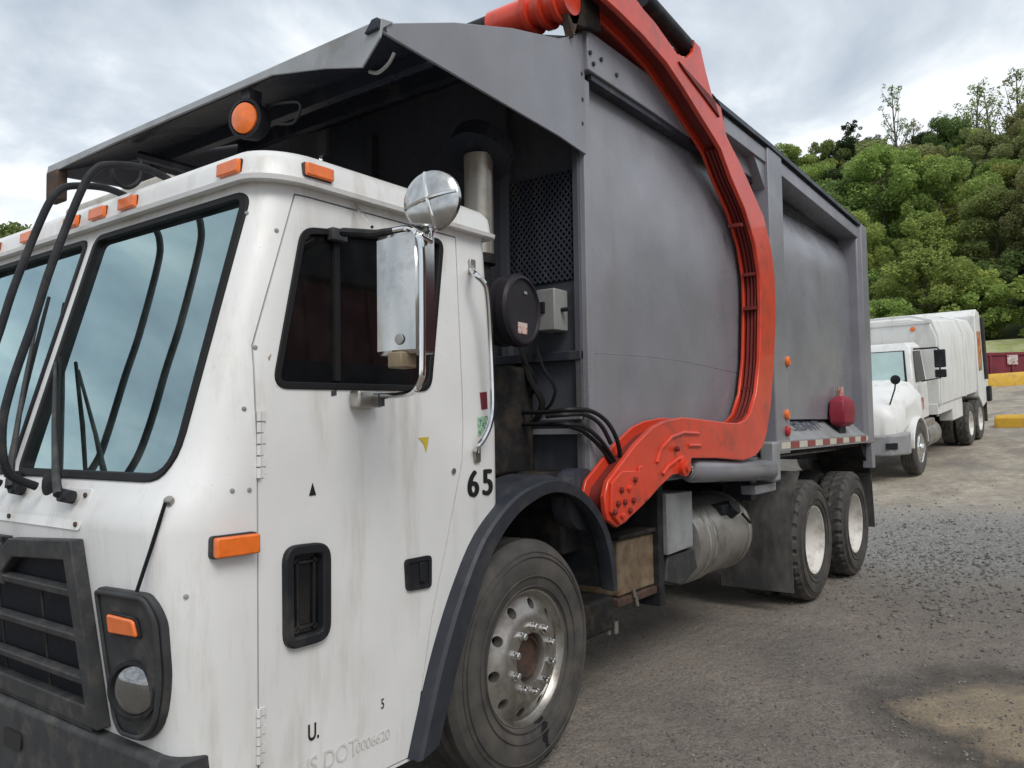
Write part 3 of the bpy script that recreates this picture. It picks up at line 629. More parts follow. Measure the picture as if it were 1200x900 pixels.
# cab inside
MB().box(-1.6, .06, .98, -.24, 2.32, 1.02).build('cab_floor', 'dash', truck)
MB().loft([[(-1.64, y, 1.10), (-1.64, y, 1.36), (-1.50, y, 1.385), (-1.30, y, 1.33), (-1.26, y, 1.10)] for y in (.07, 2.31)]).build('dashboard', 'dash', truck, .01)
for y in (.5, 1.75):
    st = MB().loft([[(x, y-.24, z), (x, y+.24, z)][::1] + [(x+dx, y+.24, z+dz), (x+dx, y-.24, z+dz)] for x, z, dx, dz in ((-.95, 1.30, .0, .12), (-.45, 1.28, 0, .12))]).build('seat', 'seat', truck, .03)
    MB().loft([[(-.50, y-.23, 1.40), (-.50, y+.23, 1.40), (-.36, y+.23, 1.40), (-.36, y-.23, 1.40)], [(-.38, y-.2, 2.02), (-.38, y+.2, 2.02), (-.27, y+.2, 2.02), (-.27, y-.2, 2.02)]]).build('seat_back', 'seat', st, .03)
sw = Vector((-1.16, .55, 1.52)); swn = Vector((.45, 0, .9)).normalized(); su = Vector((0, 1, 0)); sv = swn.cross(su)
whl = MB().tube([sw+(su*math.cos(a)+sv*math.sin(a))*.22 for a in np.linspace(0, 2*math.pi, 33)[:-1]], .015, 8, True).build('steering_wheel', 'black', truck)
MB().cyl(sw-su*.21, sw+su*.21, .012, 8).build('wheel_spoke', 'black', whl); MB().cyl(sw, sw-swn*.35, .03, 10).build('steering_column', 'black', whl)
# ------------------------------------------------------------------ wheels
def tyre_mb(R, rim, wd, tread, n=180):
    prof = [(rim, .035), (rim+.012, .012), (rim+.05, -.004), (rim+.10, -.012), (R-.09, -.012), (R-.05, -.002), (R-.022, .010), (R-.008, .028)]
    m = 9; ys = [.04+(wd-.08)*i/(m-1) for i in range(m)]
    full = prof + [(R, y) for y in ys] + [(r, wd-y) for r, y in reversed(prof)]
    b = MB(); loops = []
    for r, y in full:
        lp = []
        for k in range(n):
            rr = r
            if r >= R-.03:
                t = (y-.04)/(wd-.08)
                if tread == 'lug':
                    ph = (k + (3 if t > .5 else 0) + int(t*6)) % 6
                    g_ = ph < 2 and not (.44 < t < .56)
                    if g_ and r >= R-.012: rr = r-.018
                else:
                    if any(abs(t-q) < .04 for q in (.25, .5, .75)): rr = r-.012
            a = 2*math.pi*k/n; lp.append((rr*math.sin(a), y, rr*math.cos(a)))
        loops.append(lp)
    return b.loft(loops, False)
def sidewall(R, rim):
    b = MB()
    for rr, h in ((rim+.03, -.006), (rim+.075, -.0135), (R-.075, -.0135), (R-.055, -.006)):
        b.lathe([(rr-.003, h+.004), (rr-.002, h-.002), (rr+.002, h-.002), (rr+.003, h+.004)], (0, 0, 0), (0, 1, 0), 64, True)
    return b
TR = .525
# front steer wheel: convex polished disc with ten hand holes
disc = MB().lathe([(.305, .02), (.300, .008), (.292, .010), (.285, .030), (.277, .040), (.262, .036), (.235, .020), (.205, .004), (.190, -.006), (.170, -.010), (.112, -.010), (.108, .0), (.108, .05), (.20, .05), (.24, .07), (.27, .09), (.30, .09)], (0, 0, 0), (0, 1, 0), 72, True)
hol = MB()
for k in range(10):
    a = 2*math.pi*(k+.3)/10; hol.cyl((.236*math.sin(a), -.1, .236*math.cos(a)), (.236*math.sin(a), .2, .236*math.cos(a)), .0235, 20)
front = link('front_wheel', boolean(disc, [('DIFFERENCE', hol)]), 'alu', truck)
tyre_mb(TR, .288, .30, 'rib').build('tyre', 'tyre_oil', front, smooth=28)
sidewall(TR, .288).build('sidewall_rib', 'tyre', front)
MB().lathe([(.27, .095), (.12, .09), (.11, .03), (.1, .02), (.085, .012), (.082, .03), (.001, .034)], (0, 0, 0), (0, 1, 0), 40).build('hub', 'rustdark', front)
nut = MB().lathe([(.019, -.010), (.019, -.022), (.0155, -.024), (.0155, -.042), (.010, -.046), (.001, -.047)], (.1425, 0, 0), (0, 1, 0), 10).mesh('lug_nut', 30)
for k in range(10):
    o = link('lug_nut', nut, 'chrome', front); o.rotation_euler.y = 2*math.pi*(k+.5)/10
front.location = (0, .0, TR)
o = copy_tree(front, truck); o.location = (0, 2*YC, TR); o.rotation_euler.z = math.pi
# rear duals: deep white dishes
rd = MB().lathe([(.300, .015), (.296, .004), (.288, .006), (.280, .035), (.268, .055), (.258, .075), (.252, .150), (.235, .172), (.19, .178), (.14, .17), (.001, .17), (.001, .2), (.29, .2)], (0, 0, 0), (0, 1, 0), 64, True)
rear = rd.build('rear_wheel', 'rimwhite', truck)
tyre_mb(TR, .288, .275, 'lug').build('tyre', 'tyre', rear, smooth=28)
sidewall(TR, .288).build('sidewall_rib', 'tyre', rear)
it = tyre_mb(TR, .288, .275, 'lug'); it.v = [(x, y+.33, z) for x, y, z in it.v]; it.build('inner_tyre', 'tyre', rear, smooth=28)
MB().lathe([(.10, .17), (.10, .12), (.085, .105), (.05, .10), (.001, .10)], (0, 0, 0), (0, 1, 0), 28).build('hub', 'rimwhite', rear)
nut = MB().lathe([(.016, .172), (.016, .155), (.012, .148), (.001, .146)], (.143, 0, 0), (0, 1, 0), 8).mesh('lug_nut', 30)
for k in range(10):
    o = link('lug_nut', nut, 'rimwhite', rear); o.rotation_euler.y = 2*math.pi*k/10
AX = (4.35, 5.74)
rear.location = (AX[0], 0, TR)
for i, (x, y, rz) in enumerate(((AX[1], 0, 0), (AX[0], 2*YC, math.pi), (AX[1], 2*YC, math.pi))):
    o = copy_tree(rear, truck); o.location = (x, y, TR); o.rotation_euler = (0, .4*i, rz)

# ------------------------------------------------------------------ chassis
for y in (.78, 1.50):
    MB().prism([(-1.5, y, .70), (-1.5, y, .98), (6.6, y, .98), (6.6, y, .70)], (0, .09, 0)).build('frame_rail', 'chassis', truck, .006)
for x in (0,) + AX: MB().cyl((x, .3, TR), (x, 2.08, TR), .085, 16).build('axle', 'chassis', truck)
for x in AX: MB().lathe([(.001, -.24), (.12, -.2), (.2, -.08), (.21, .05), (.14, .2), (.001, .24)], (x, YC, TR), (1, 0, 0), 20).build('differential', 'chassis', truck)
MB().loft([[(x, .62, .55), (x, 1.76, .55), (x, 1.76, 1.25), (x, .62, 1.25)] for x in (-1.3, -.25)]).build('engine_block', 'chassis', truck, .05)
MB().cyl((-.25, YC, .80), (1.3, YC, .74), .24, 18, .16).build('gearbox', 'chassis', truck)
MB().cyl((1.3, YC, .70), (4.2, YC, .58), .055, 12).build('drive_shaft', 'chassis', truck)
MB().box(-.24, .55, 1.0, .76, 1.83, 1.30).build('engine_tunnel', 'chassis', truck, .03)
for x in (.35, 1.4, 2.7, 3.5, 5.04, 6.5): MB().box(x, .87, .76, x+.1, 1.5, .94).build('cross_member', 'chassis', truck)
for y in (.55, 1.75):
    for x in AX: MB().loft([[(x-.62, y, .86), (x+.62, y, .86), (x+.62, y+.09, .86), (x-.62, y+.09, .86)], [(x-.2, y, .66), (x+.2, y, .66), (x+.2, y+.09, .66), (x-.2, y+.09, .66)]]).build('leaf_spring', 'chassis', truck)

# ------------------------------------------------------------------ refuse body
HY, RY = .10, -.04                       # hopper flank and wider rear body flank
X0 = P(687, 350, 'y', HY).x              # front edge of the hopper
xp0 = P(884, 300, 'y', HY).x; xp = P(905, 350, 'y', RY).x
zh0 = P(690, 556, 'y', HY).z; zt = P(684, 42, 'y', HY).z
print('hopper', X0, xp, zh0, zt)
XR = P(1019, 400, 'y', RY).x
# hopper flank with a slightly bulged skin
nU, nV = 26, 18; zb0, zb1 = zh0, 3.47
def bulge(u, v): return .014*math.sin(math.pi*u)*math.sin(math.pi*v) + .010*noise.noise((u*4.1, v*3.3, 2))*min(1, 6*min(u, 1-u, v, 1-v))
for k in (0, 1):
    fl = (lambda b: b.mirror()) if k else (lambda b: b)
    m = MB(); x1 = xp+.25
    m.v = [(X0+(x1-X0)*i/nU, HY-bulge(i/nU, j/nV)+.045*max(0, (j/nV-.72)/.28)**2, zb0+(zb1-zb0)*j/nV) for i in range(nU+1) for j in range(nV+1)]
    m.f = [(i*(nV+1)+j, (i+1)*(nV+1)+j, (i+1)*(nV+1)+j+1, i*(nV+1)+j+1) for i in range(nU) for j in range(nV)]
    bb = [j for j in range(nV+1)]
    sp = fl(m).build('hopper_side', 'grey', truck, smooth=60)
    fl(MB().box(X0-.012, HY-.014, zh0-.005, X0+.055, HY+.05, 3.46)).build('corner_post', 'grey', sp, .006)
    zz1 = zt+.01
    zw = P(780, 424, 'y', HY).z; fl(MB().tube([(X0+.06+t*(xp-X0-.06), HY-bulge((X0+.06+t*(xp-X0-.06)-X0)/(x1-X0), (zw-zb0)/(zb1-zb0))-.0, zw+.02*math.sin(t*5)) for t in np.linspace(0, 1, 24)], .002, 5)).build('weld_seam', 'grey', sp)
    fl(MB().prism([(X0-.01, HY-.045, 3.50), (x1, HY-.045, 3.50), (x1, HY-.045, zz1), (X0-.01, HY-.045, zz1)], (0, .12, 0))).build('top_band', 'grey', sp, .006)
    fl(MB().box(X0+.05, HY-.03, 3.465, x1, HY+.06, 3.501)).build('band_slot', 'dgrey', sp)
    for q in ((691, 62), (695, 75), (704, 70), (722, 88)):
        c = P(*q, 'y', HY-.045); fl(MB().lathe([(.014, 0), (.012, .010), (.001, .012)], (c.x, HY-.045, c.z), (0, -1, 0), 8)).build('bolt', 'dgrey', sp)
    # sub-frame sill below the hopper
    fl(MB().prism([(X0-.03, HY+.03, zh0-.09), (xp+.2, HY+.03, zh0-.09), (xp+.2, HY-.02, zh0-.09), (X0-.03, HY-.02, zh0-.09)], (0, 0, .085))).build('body_sill', 'grey', truck, .006)
    fl(MB().box(X0+.02, HY+.06, 1.0, X0+.14, HY+.16, zh0-.08)).build('sill_post', 'grey', truck, .006)
    fl(MB().box(xp-.05, HY+.06, .95, xp+.08, HY+.16, zh0-.08)).build('sill_post', 'dgrey', truck, .006)
# hopper walls, floor and roof
fw = MB().box(X0+.02, HY+.012, zh0-.05, X0+.05, 2*YC-HY-.012, zt-.01).build('hopper_front_wall', 'wall_shade_grey', truck)
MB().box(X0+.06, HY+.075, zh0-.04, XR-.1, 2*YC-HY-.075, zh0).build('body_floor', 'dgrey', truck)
MB().box(1.9, HY+.08, zh0+.01, 1.95, 2*YC-HY-.08, zt-.5).build('packer_blade', 'dgrey', truck)
# front wall details: pilaster, mesh panel
for y0, y1 in ((HY+.02, HY+.06), (.60, .66), (1.72, 1.78)): MB().box(X0-.03, y0, zh0, X0+.019, y1, zt-.2).build('wall_stiffener', 'wall_shade_grey', fw, .005)
MB().box(X0-.04, HY+.02, 1.92, X0+.018, 1.9, 1.97).build('wall_stiffener', 'dgrey', fw, .004)
mz0, mz1, my0, my1 = P(672, 327, 'x', X0).z, P(606, 214, 'x', X0).z, HY+.075, .595
mb = MB()
st = .036
for s_ in (-1, 1):
    for i in range(-40, 60):
        pts = []
        y0 = my0 + i*st; 
        a = Vector((0, y0, mz0)); dr = Vector((0, s_*.85, 1))
        t0, t1 = 0, (mz1-mz0)
        ya, yb = y0, y0+s_*.85*t1
        ts = [0, t1]
        lo, hi = (my0-y0)/(s_*.85), (my1-y0)/(s_*.85)
        a0, a1 = max(0, min(lo, hi)), min(t1, max(lo, hi))
        if a1-a0 > .02: mb.tube([a+dr*a0+Vector((X0-.008, 0, 0)), a+dr*a1+Vector((X0-.008, 0, 0))], .0075, 4)
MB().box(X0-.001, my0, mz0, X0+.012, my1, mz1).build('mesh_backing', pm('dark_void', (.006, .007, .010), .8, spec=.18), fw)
mb.build('mesh_screen', 'dgrey', fw)
# control box
a, b = P(628, 340, 'x', X0-.14), P(650, 386, 'x', X0-.14)
cb = MB().box(X0-.14, b.y, b.z, X0-.005, a.y, a.z).build('control_box', 'boxgrey', truck, .006)
MB().box(X0-.152, (a.y+b.y)/2-.0, a.z-.13, X0-.139, (a.y+b.y)/2+.06, a.z-.07).build('box_switch', 'black', cb, .003)
MB().cyl(((X0-.07), b.y, (a.z+b.z)/2), ((X0-.07), b.y-.05, (a.z+b.z)/2), .012, 8).build('cable_gland', 'black', cb)
# air cleaner: drum pointing forward
ac = P(607, 364, 'y', .20); axv = Vector((.10, -1, 0)).normalized()
air = MB().lathe([(.16, -.55), (.165, -.03), (.182, -.02), (.182, .02), (.17, .035), (.158, .038), (.152, .026), (.05, .022), (.001, .022)], ac, axv, 36).build('air_cleaner', 'engine', truck)
MB().lathe([(.175, -.10), (.175, -.07), (.163, -.065), (.163, -.105)], ac, axv, 36, True).build('clamp_band', 'black', air)
uu = axv.cross(Vector((0, 0, 1))).normalized()
def lab(c, wd, ht, off, mat, name, parent):
    q = [c+axv*off+uu*a_+Vector((0, 0, b_)) for a_, b_ in ((-wd/2, -ht/2), (wd/2, -ht/2), (wd/2, ht/2), (-wd/2, ht/2))]
    MB().prism(q, axv*.002).build(name, mat, parent)
lab(ac+Vector((.0, 0, -.09)), .09, .055, .0245, 'pink', 'warning_label', air); lab(ac+Vector((0.03, 0, .09)), .03, .014, .0245, 'boxgrey', 'maker_plate', air)
MB().box(ac.x-.05, .42, 1.3, X0-.04, 1.0, ac.z-.25).build('hydraulic_tank', 'chassis', truck, .03)
# exhaust stack
sa, sb = P(562, 306, 'x', .2), P(562, 196, 'x', .2)
stk = MB().cyl((sa.x, sa.y, sa.z), (sa.x, sa.y, sb.z+.06), .075, 24).build('exhaust_stack', 'steelpipe', truck)
MB().lathe([(.055, -.16), (.055, -.02), (.082, -.02), (.082, .03)], sa, (0, 0, 1), 20).build('stack_clamp', 'chassis', stk)
MB().cyl((sa.x, sa.y, 1.2), (sa.x, sa.y, sa.z-.05), .06, 16).build('exhaust_pipe', 'chassis', stk)
MB().cyl((sa.x, sa.y, sb.z+.05), (sa.x+.05, sa.y, sb.z+.13), .17, 20).build('stack_cap', 'dgrey', stk)
# ------------------------------------------------------------------ canopy over the cab
ay = -.11; ap_ = P(449, 27, 'y', ay); zr0 = P(686, 183, 'y', HY).z
print('apex', ap_, 'rear low', zr0)
for k in (0, 1):
    fl = (lambda b: b.mirror()) if k else (lambda b: b)
    A = Vector((ap_.x, ay, ap_.z)); B = Vector((X0+.0, HY-.018, zt)); Cc = Vector((X0+.0, HY-.018, zr0)); A2 = Vector((ap_.x, ay, ap_.z-.035))
    t = .80
    tp = P(640, 42, 'y', .075)
    Bm = Vector((A.lerp(B, t).x, A.lerp(B, t).y-.02, P(640, 43, 'y', .065).z)); Cm = A2.lerp(Cc, t) + Vector((0, -.015, 0))
    pn = MB(); th = Vector((.002, .012, 0))
    g1 = [A, A.lerp(Bm, .33)+Vector((0, 0, .03)), A.lerp(Bm, .66)+Vector((0, 0, .03)), Bm, B]; g2 = [A2, A2.lerp(Cm, .33), A2.lerp(Cm, .66), Cm, Cc]
    vs_ = [p for p in g1] + [p for p in g2] + [p+th for p in g1] + [p+th for p in g2]; n = 5
    fs_ = [(i, i+1, n+i+1, n+i) for i in range(4)] + [(2*n+i, 3*n+i, 3*n+i+1, 2*n+i+1) for i in range(4)] + [(i, 2*n+i, 2*n+i+1, i+1) for i in range(4)] + [(n+i, n+i+1, 3*n+i+1, 3*n+i) for i in range(4)] + [(0, n, 3*n, 2*n), (4, 2*n+4, 3*n+4, n+4)]
    cp = fl(pn.add(vs_, fs_)).build('canopy_side', 'grey', truck, .003, smooth=20)
    for q in ((680, 87), (681, 117), (681, 145)):
        c = P(*q, 'y', HY-.018); fl(MB().lathe([(.013, 0), (.012, .008), (.001, .011)], (c.x, HY-.02, c.z), (0, -1, 0), 8)).build('bolt', 'dgrey', cp)
# sloping roof sheet and front lip
th = .02
rs = [Vector((ap_.x, ay+.015, ap_.z-.004)), Vector((X0+.03, HY, zt-.004)), Vector((X0+.03, 2*YC-HY, zt-.004)), Vector((ap_.x, 2*YC-ay-.015, ap_.z-.004))]
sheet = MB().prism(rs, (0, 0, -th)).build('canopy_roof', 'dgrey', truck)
for t in (.3, .62):
    l0, l1 = rs[0].lerp(rs[1], t), rs[3].lerp(rs[2], t)
    MB().prism([l0+Vector((0, .02, -th)), l1+Vector((0, -.02, -th)), l1+Vector((.05, -.02, -th)), l0+Vector((.05, .02, -th))], (0, 0, -.06)).build('roof_rib', 'dgrey', sheet)
lip = []
zA = ap_.z
for y, d in ((ay-.004, .06), (ay+.09, .145), (ay+.30, .09), (ay+.62, .026), (YC, .022), (2*YC-ay-.72, .022), (2*YC-ay-.28, .03), (2*YC-ay-.05, .04), (2*YC-ay+.004, .04)):
    lip.append([(ap_.x-.012, y, zA+.012), (ap_.x-.020, y, zA-d), (ap_.x-.012, y, zA-d), (ap_.x-.002, y, zA-.02), (ap_.x+.05, y, zA+.022)])
MB().loft(lip).build('canopy_lip', 'lgrey', truck, .002)
q = P(66, 215, 'x', ap_.x); 
MB().box(ap_.x-.03, 2*YC-ay-.14, ap_.z-.20, ap_.x+.03, 2*YC-ay-.01, ap_.z-.03).build('lip_bracket', 'rustdark', truck, .01)
MB().prism([(ap_.x-.03, ay+.0, zA-.03), (ap_.x-.03, ay+.07, zA-.03), (ap_.x-.03, ay+.03, zA+.012), (ap_.x-.03, ay, zA+.012)], (.05, 0, 0)).build('lip_bracket', 'dgrey', truck, .004)
# amber beacon under the canopy lip
bc = P(290, 140, 'x', ap_.x+.02); ax = Vector((-1, -.25, -.05)).normalized()
be = MB().lathe([(.075, -.06), (.085, .0), (.085, .018), (.072, .022), (.068, .008)], bc, ax, 28).build('beacon_lamp', 'black', truck)
MB().lathe([(.066, .006), (.064, .024), (.04, .034), (.001, .038)], bc, ax, 28).build('lens', 'amber', be)
MB().box(bc.x-.01, bc.y-.03, bc.z+.07, bc.x+.05, bc.y+.03, ap_.z-.02).build('beacon_bracket', 'dgrey', be)
MB().tube(spline([bc+Vector((.05, -.06, .06)), P(350, 120, 'x', ap_.x+.05), P(345, 143, 'x', ap_.x+.05), P(325, 145, 'x', ap_.x+.05)], 6), .006, 6).build('lamp_wire', 'hose', be)
MB().tube(spline([P(462, 62, 'x', ap_.x+.06), P(455, 75, 'x', ap_.x+.06), P(443, 85, 'x', ap_.x+.06), P(433, 84, 'x', ap_.x+.06)], 6), .007, 6).build('loose_wire', 'boxgrey', truck)
# frame bars below the far end of the canopy, behind the cab roof
MB().tube([P(163, 182, 'y', 1.9), P(245, 205, 'y', 1.6)], .025, 6).build('canopy_brace', 'dgrey', truck)
a = P(200, 218, 'z', 2.56); MB().box(a.x+.05, 1.0, 2.53, a.x+.40, 1.9, 2.66).build('roof_box', 'steelpipe', truck, .02)
# ------------------------------------------------------------------ rear body
zs0 = P(917, 529, 'y', RY).z; zs1 = zs0+.085
pz1 = P(900, 172, 'y', RY).z
PW = P(921, 350, 'y', RY).x - xp                      # pillar width
print('pillar', xp, PW, zs0, pz1, 'XR', XR)
ztop = pz1-.01
PY = .085                                             # recessed rear panel
for k in (0, 1):
    fl = (lambda b: b.mirror()) if k else (lambda b: b)
    pil = fl(MB().box(xp, RY, zs0-.02, xp+PW, HY+.12, pz1)).build('pillar', 'grey', truck, .008)
    # gusset cap at the head of the pillar
    fl(MB().prism([(xp-.32, RY+.03, pz1-.04), (xp-.002, RY+.03, pz1-.34), (xp-.002, RY+.03, pz1-.04)], (0, .1, 0))).build('pillar_gusset', 'grey', pil, .004)
    # top rail over the whole rear
    a, b = P(850, 136, 'y', RY+.02), P(992, 259, 'y', RY+.02)
    rz0, rz1 = a.z, a.z-.09
    X2 = XR-.30
    rail = fl(MB().loft([[(x, RY+.015, z-.13), (x, RY+.015, z-.02), (x, RY+.045, z), (x, HY+.25, z+.01), (x, HY+.25, z-.13)] for x, z in ((xp-1.15, rz0+.01), (xp, rz0), (X2+.05, rz1))])).build('top_rail', 'grey', truck, .004)
    fl(MB().loft([[(x, RY+.012, z+.0), (x, RY-.012, z+.0), (x, RY-.012, z+.035), (x, RY+.08, z+.055), (x, RY+.08, z+.02)] for x, z in ((xp-1.15, rz0+.012), (xp, rz0+.004), (X2+.05, rz1+.004))])).build('rail_lip', 'dgrey', rail)
    # panel with a bowed skin; its head stops short of the rail
    n1_, n2_ = 18, 14; x0_, x1_ = xp+PW, X2+.03
    m = MB()
    for i in range(n1_+1):
        u = i/n1_; top = P(921, 243, 'y', PY).z*(1-u) + (rz1-.14)*u - .05*math.sin(math.pi*u)*0
        for j in range(n2_+1):
            v = j/n2_; bot = zs1+.17
            m.v.append((x0_+(x1_-x0_)*u, PY-.05*math.sin(math.pi*u)*math.sin(math.pi*v)-.01*noise.noise((u*3, v*3, 7)) + .10*max(0, (v-.80)/.20)**1.5, bot+(top-bot)*v))
    m.f = [(i*(n2_+1)+j, (i+1)*(n2_+1)+j, (i+1)*(n2_+1)+j+1, i*(n2_+1)+j+1) for i in range(n1_) for j in range(n2_)]
    rp_ = fl(m).build('rear_side_panel', 'grey', truck, smooth=60)
    # recess behind the gap and the inner wall
    fl(MB().box(x0_, PY+.09, zs1, XR-.06, PY+.12, rz1-.1)).build('inner_wall', 'dgrey', truck)
    # sloping sill shelf
    fl(MB().loft([[(x, RY+.012, zs1), (x, PY+.06, zs1+.165), (x, PY+.06, zs1+.13), (x, RY+.012, zs1-.05)] for x in (x0_, XR-.1)])).build('sill_shelf', 'lgrey', rp_, .003)
    # reflective strip
    st_ = fl(MB().box(xp+.02, RY-.004, zs0, XR-.06, RY+.03, zs1)).build('sill_strip', 'lgrey', truck, .003)
    L_ = XR-.1-(xp+PW*.3); nS = 13
    for i in range(nS):
        xa = xp+PW*.3+L_*i/nS
        fl(MB().box(xa, RY-.0075, zs0+.02, xa+L_/nS*.92, RY-.0035, zs0+.072)).build('reflector', 'retro_r' if i % 2 else 'retro_w', st_)
    # rear corner post
    zpt = P(1018, 268, 'y', RY).z; zpb = P(1028, 545, 'y', RY).z
    post = fl(MB().loft([[(X2, RY+.03, z), (X2+.05, RY-.012, z), (XR, RY-.012, z), (XR, HY+.2, z), (X2, HY+.2, z)] for z in (zs0-.01, zpt-.02)])).build('rear_post', 'grey', truck, .01)
    fl(MB().box(XR-.12, RY-.01, zpb-.02, XR+.012, RY+.09, zs0-.012)).build('post_foot', 'grey', post, .006)
    fl(MB().box(XR+.002, RY-.004, zs0, XR+.035, RY+.10, zpt-.35)).build('post_trim', 'lgrey', post, .004)
    # side lamps on the pillar edge
    for q in ((924, 424), (925, 486), (925, 505)):
        c = P(*q, 'y', RY+.0); c.x = xp+PW*.72 if q[1] > 450 else xp+PW*.9
        fl(lamp_mb(c) if False else MB().lathe([(.042, 0), (.042, .014), (.030, .026), (.001, .03)], (c.x, RY-.001, c.z), (0, -1, 0), 18)).build('marker_light', 'redlens' if q[1] > 495 else 'amber', pil)
    # wheel-well liner and flaps
    fl(MB().box(xp+.03, .02, zs0-.035, XR-.08, .70, zs0-.012)).build('wheel_well_roof', 'chassis', truck)
    fl(MB().loft([[(XR-.02, .0, zs0-.03), (XR-.02, .62, zs0-.03), (XR+.0, .62, zs0-.03), (XR+.0, .0, zs0-.03)], [(XR+.10, .0, .40), (XR+.10, .62, .40), (XR+.115, .62, .40), (XR+.115, .0, .40)]])).build('mud_flap', 'flap', truck)
    fl(MB().prism([(XR-.35, RY+.05, zs0-.012), (XR-.05, RY+.05, zs0-.012), (XR-.0, RY+.05, 1.0), (XR-.12, RY+.05, 1.14), (XR-.25, RY+.05, 1.22)], (0, .5, 0))).build('well_panel', 'chassis', truck)
# roof, ends
MB().loft([[(x, HY+.02, z-.02), (x, HY+.30, z+.03), (x, 2*YC-HY-.30, z+.03), (x, 2*YC-HY-.02, z-.02), (x, 2*YC-HY-.02, z-.1), (x, HY+.02, z-.1)] for x, z in ((1.95, zt-.02), (xp, rz0), (XR-.05, rz1))]).build('body_roof', 'dgrey', truck)
MB().box(XR-.02, HY+.1, zs0-.2, XR+.02, 2*YC-HY-.1, rz1).build('tailgate', 'grey', truck)
# folded dark flag-like debris at the gap, red bag and its pole on the shelf
c = P(987, 482, 'y', RY+.04)
bag = MB().loft([[(c.x+dx*s_, c.y+dy*s_*.6, c.z+dz) for dx, dy in ((-.22, -.12), (.02, -.16), (.24, -.10), (.25, .10), (.0, .15), (-.24, .10))] for s_, dz in ((.55, -.15), (.95, -.11), (1.05, 0), (.95, .10), (.5, .15))])
tag(bag.build('red_cover', 'redbag', None, .01), 'dark red cover hanging over the grey sill shelf near the truck rear', 'cover')
MB().cyl((c.x+.03, c.y+.02, c.z+.13), (c.x+.03, c.y+.02, c.z+.24), .03, 10).build('cover_knob', 'pink', truck)
MB().prism([(c.x-.12, c.y, zs1+.03), (c.x+.12, c.y, zs1+.0), (c.x+.10, c.y, c.z-.1), (c.x-.12, c.y, c.z-.08)], (0, .05, 0)).build('cover_bracket', 'black', truck)
# worn lettering on the shelf
me = text_mesh('CELANT', .16, .004)
a = Vector((xp+PW+.95, 0, 0)); slope = math.atan2(.165, PY+.06-RY-.012)
me.transform(Matrix.Translation((xp+PW+.75, RY+.012+.085, zs1+.1175)) @ Matrix.Rotation(slope, 4, 'X') @ Matrix.Diagonal((1.45, .75, 1, 1)))
link('shelf_lettering', me, pm('worn_lettering', (.06, .065, .09), .5), truck)

# ------------------------------------------------------------------ lift arms
AYo, AYi = -.09, .06
out_px = [(710, 598), (713, 610), (724, 618), (734, 612), (742, 602), (760, 586), (774, 570), (788, 557), (798, 555), (808, 551), (811, 537), (840, 537), (872, 539.6), (886, 534), (895, 522), (899, 506), (903, 480), (907, 430), (909, 380), (909, 357), (908, 323), (904, 291), (895, 253), (881, 221), (868, 192), (852, 160), (847, 136), (845, 126), (836, 116), (827, 82), (821, 55), (815, 49), (813, 60), (805, 68), (794, 63), (768, 26), (754, 10), (738, -12), (715, -26)]
in_px = [(690, -22), (706, -4), (726, 14), (754, 42), (781, 73), (801, 103), (823, 139), (838, 163), (845, 175), (857, 208), (873, 245), (885, 285), (891, 323), (892, 357), (891, 420), (887, 460), (880, 484), (874, 492), (866, 496), (850, 495), (820, 491), (800, 489), (780, 493), (766, 500), (746, 520), (722, 552), (713, 564), (709, 582)]
A3 = lambda px, py, y=AYo: P(px, py, 'y', y)
outline = [A3(*q) for q in out_px + in_px]
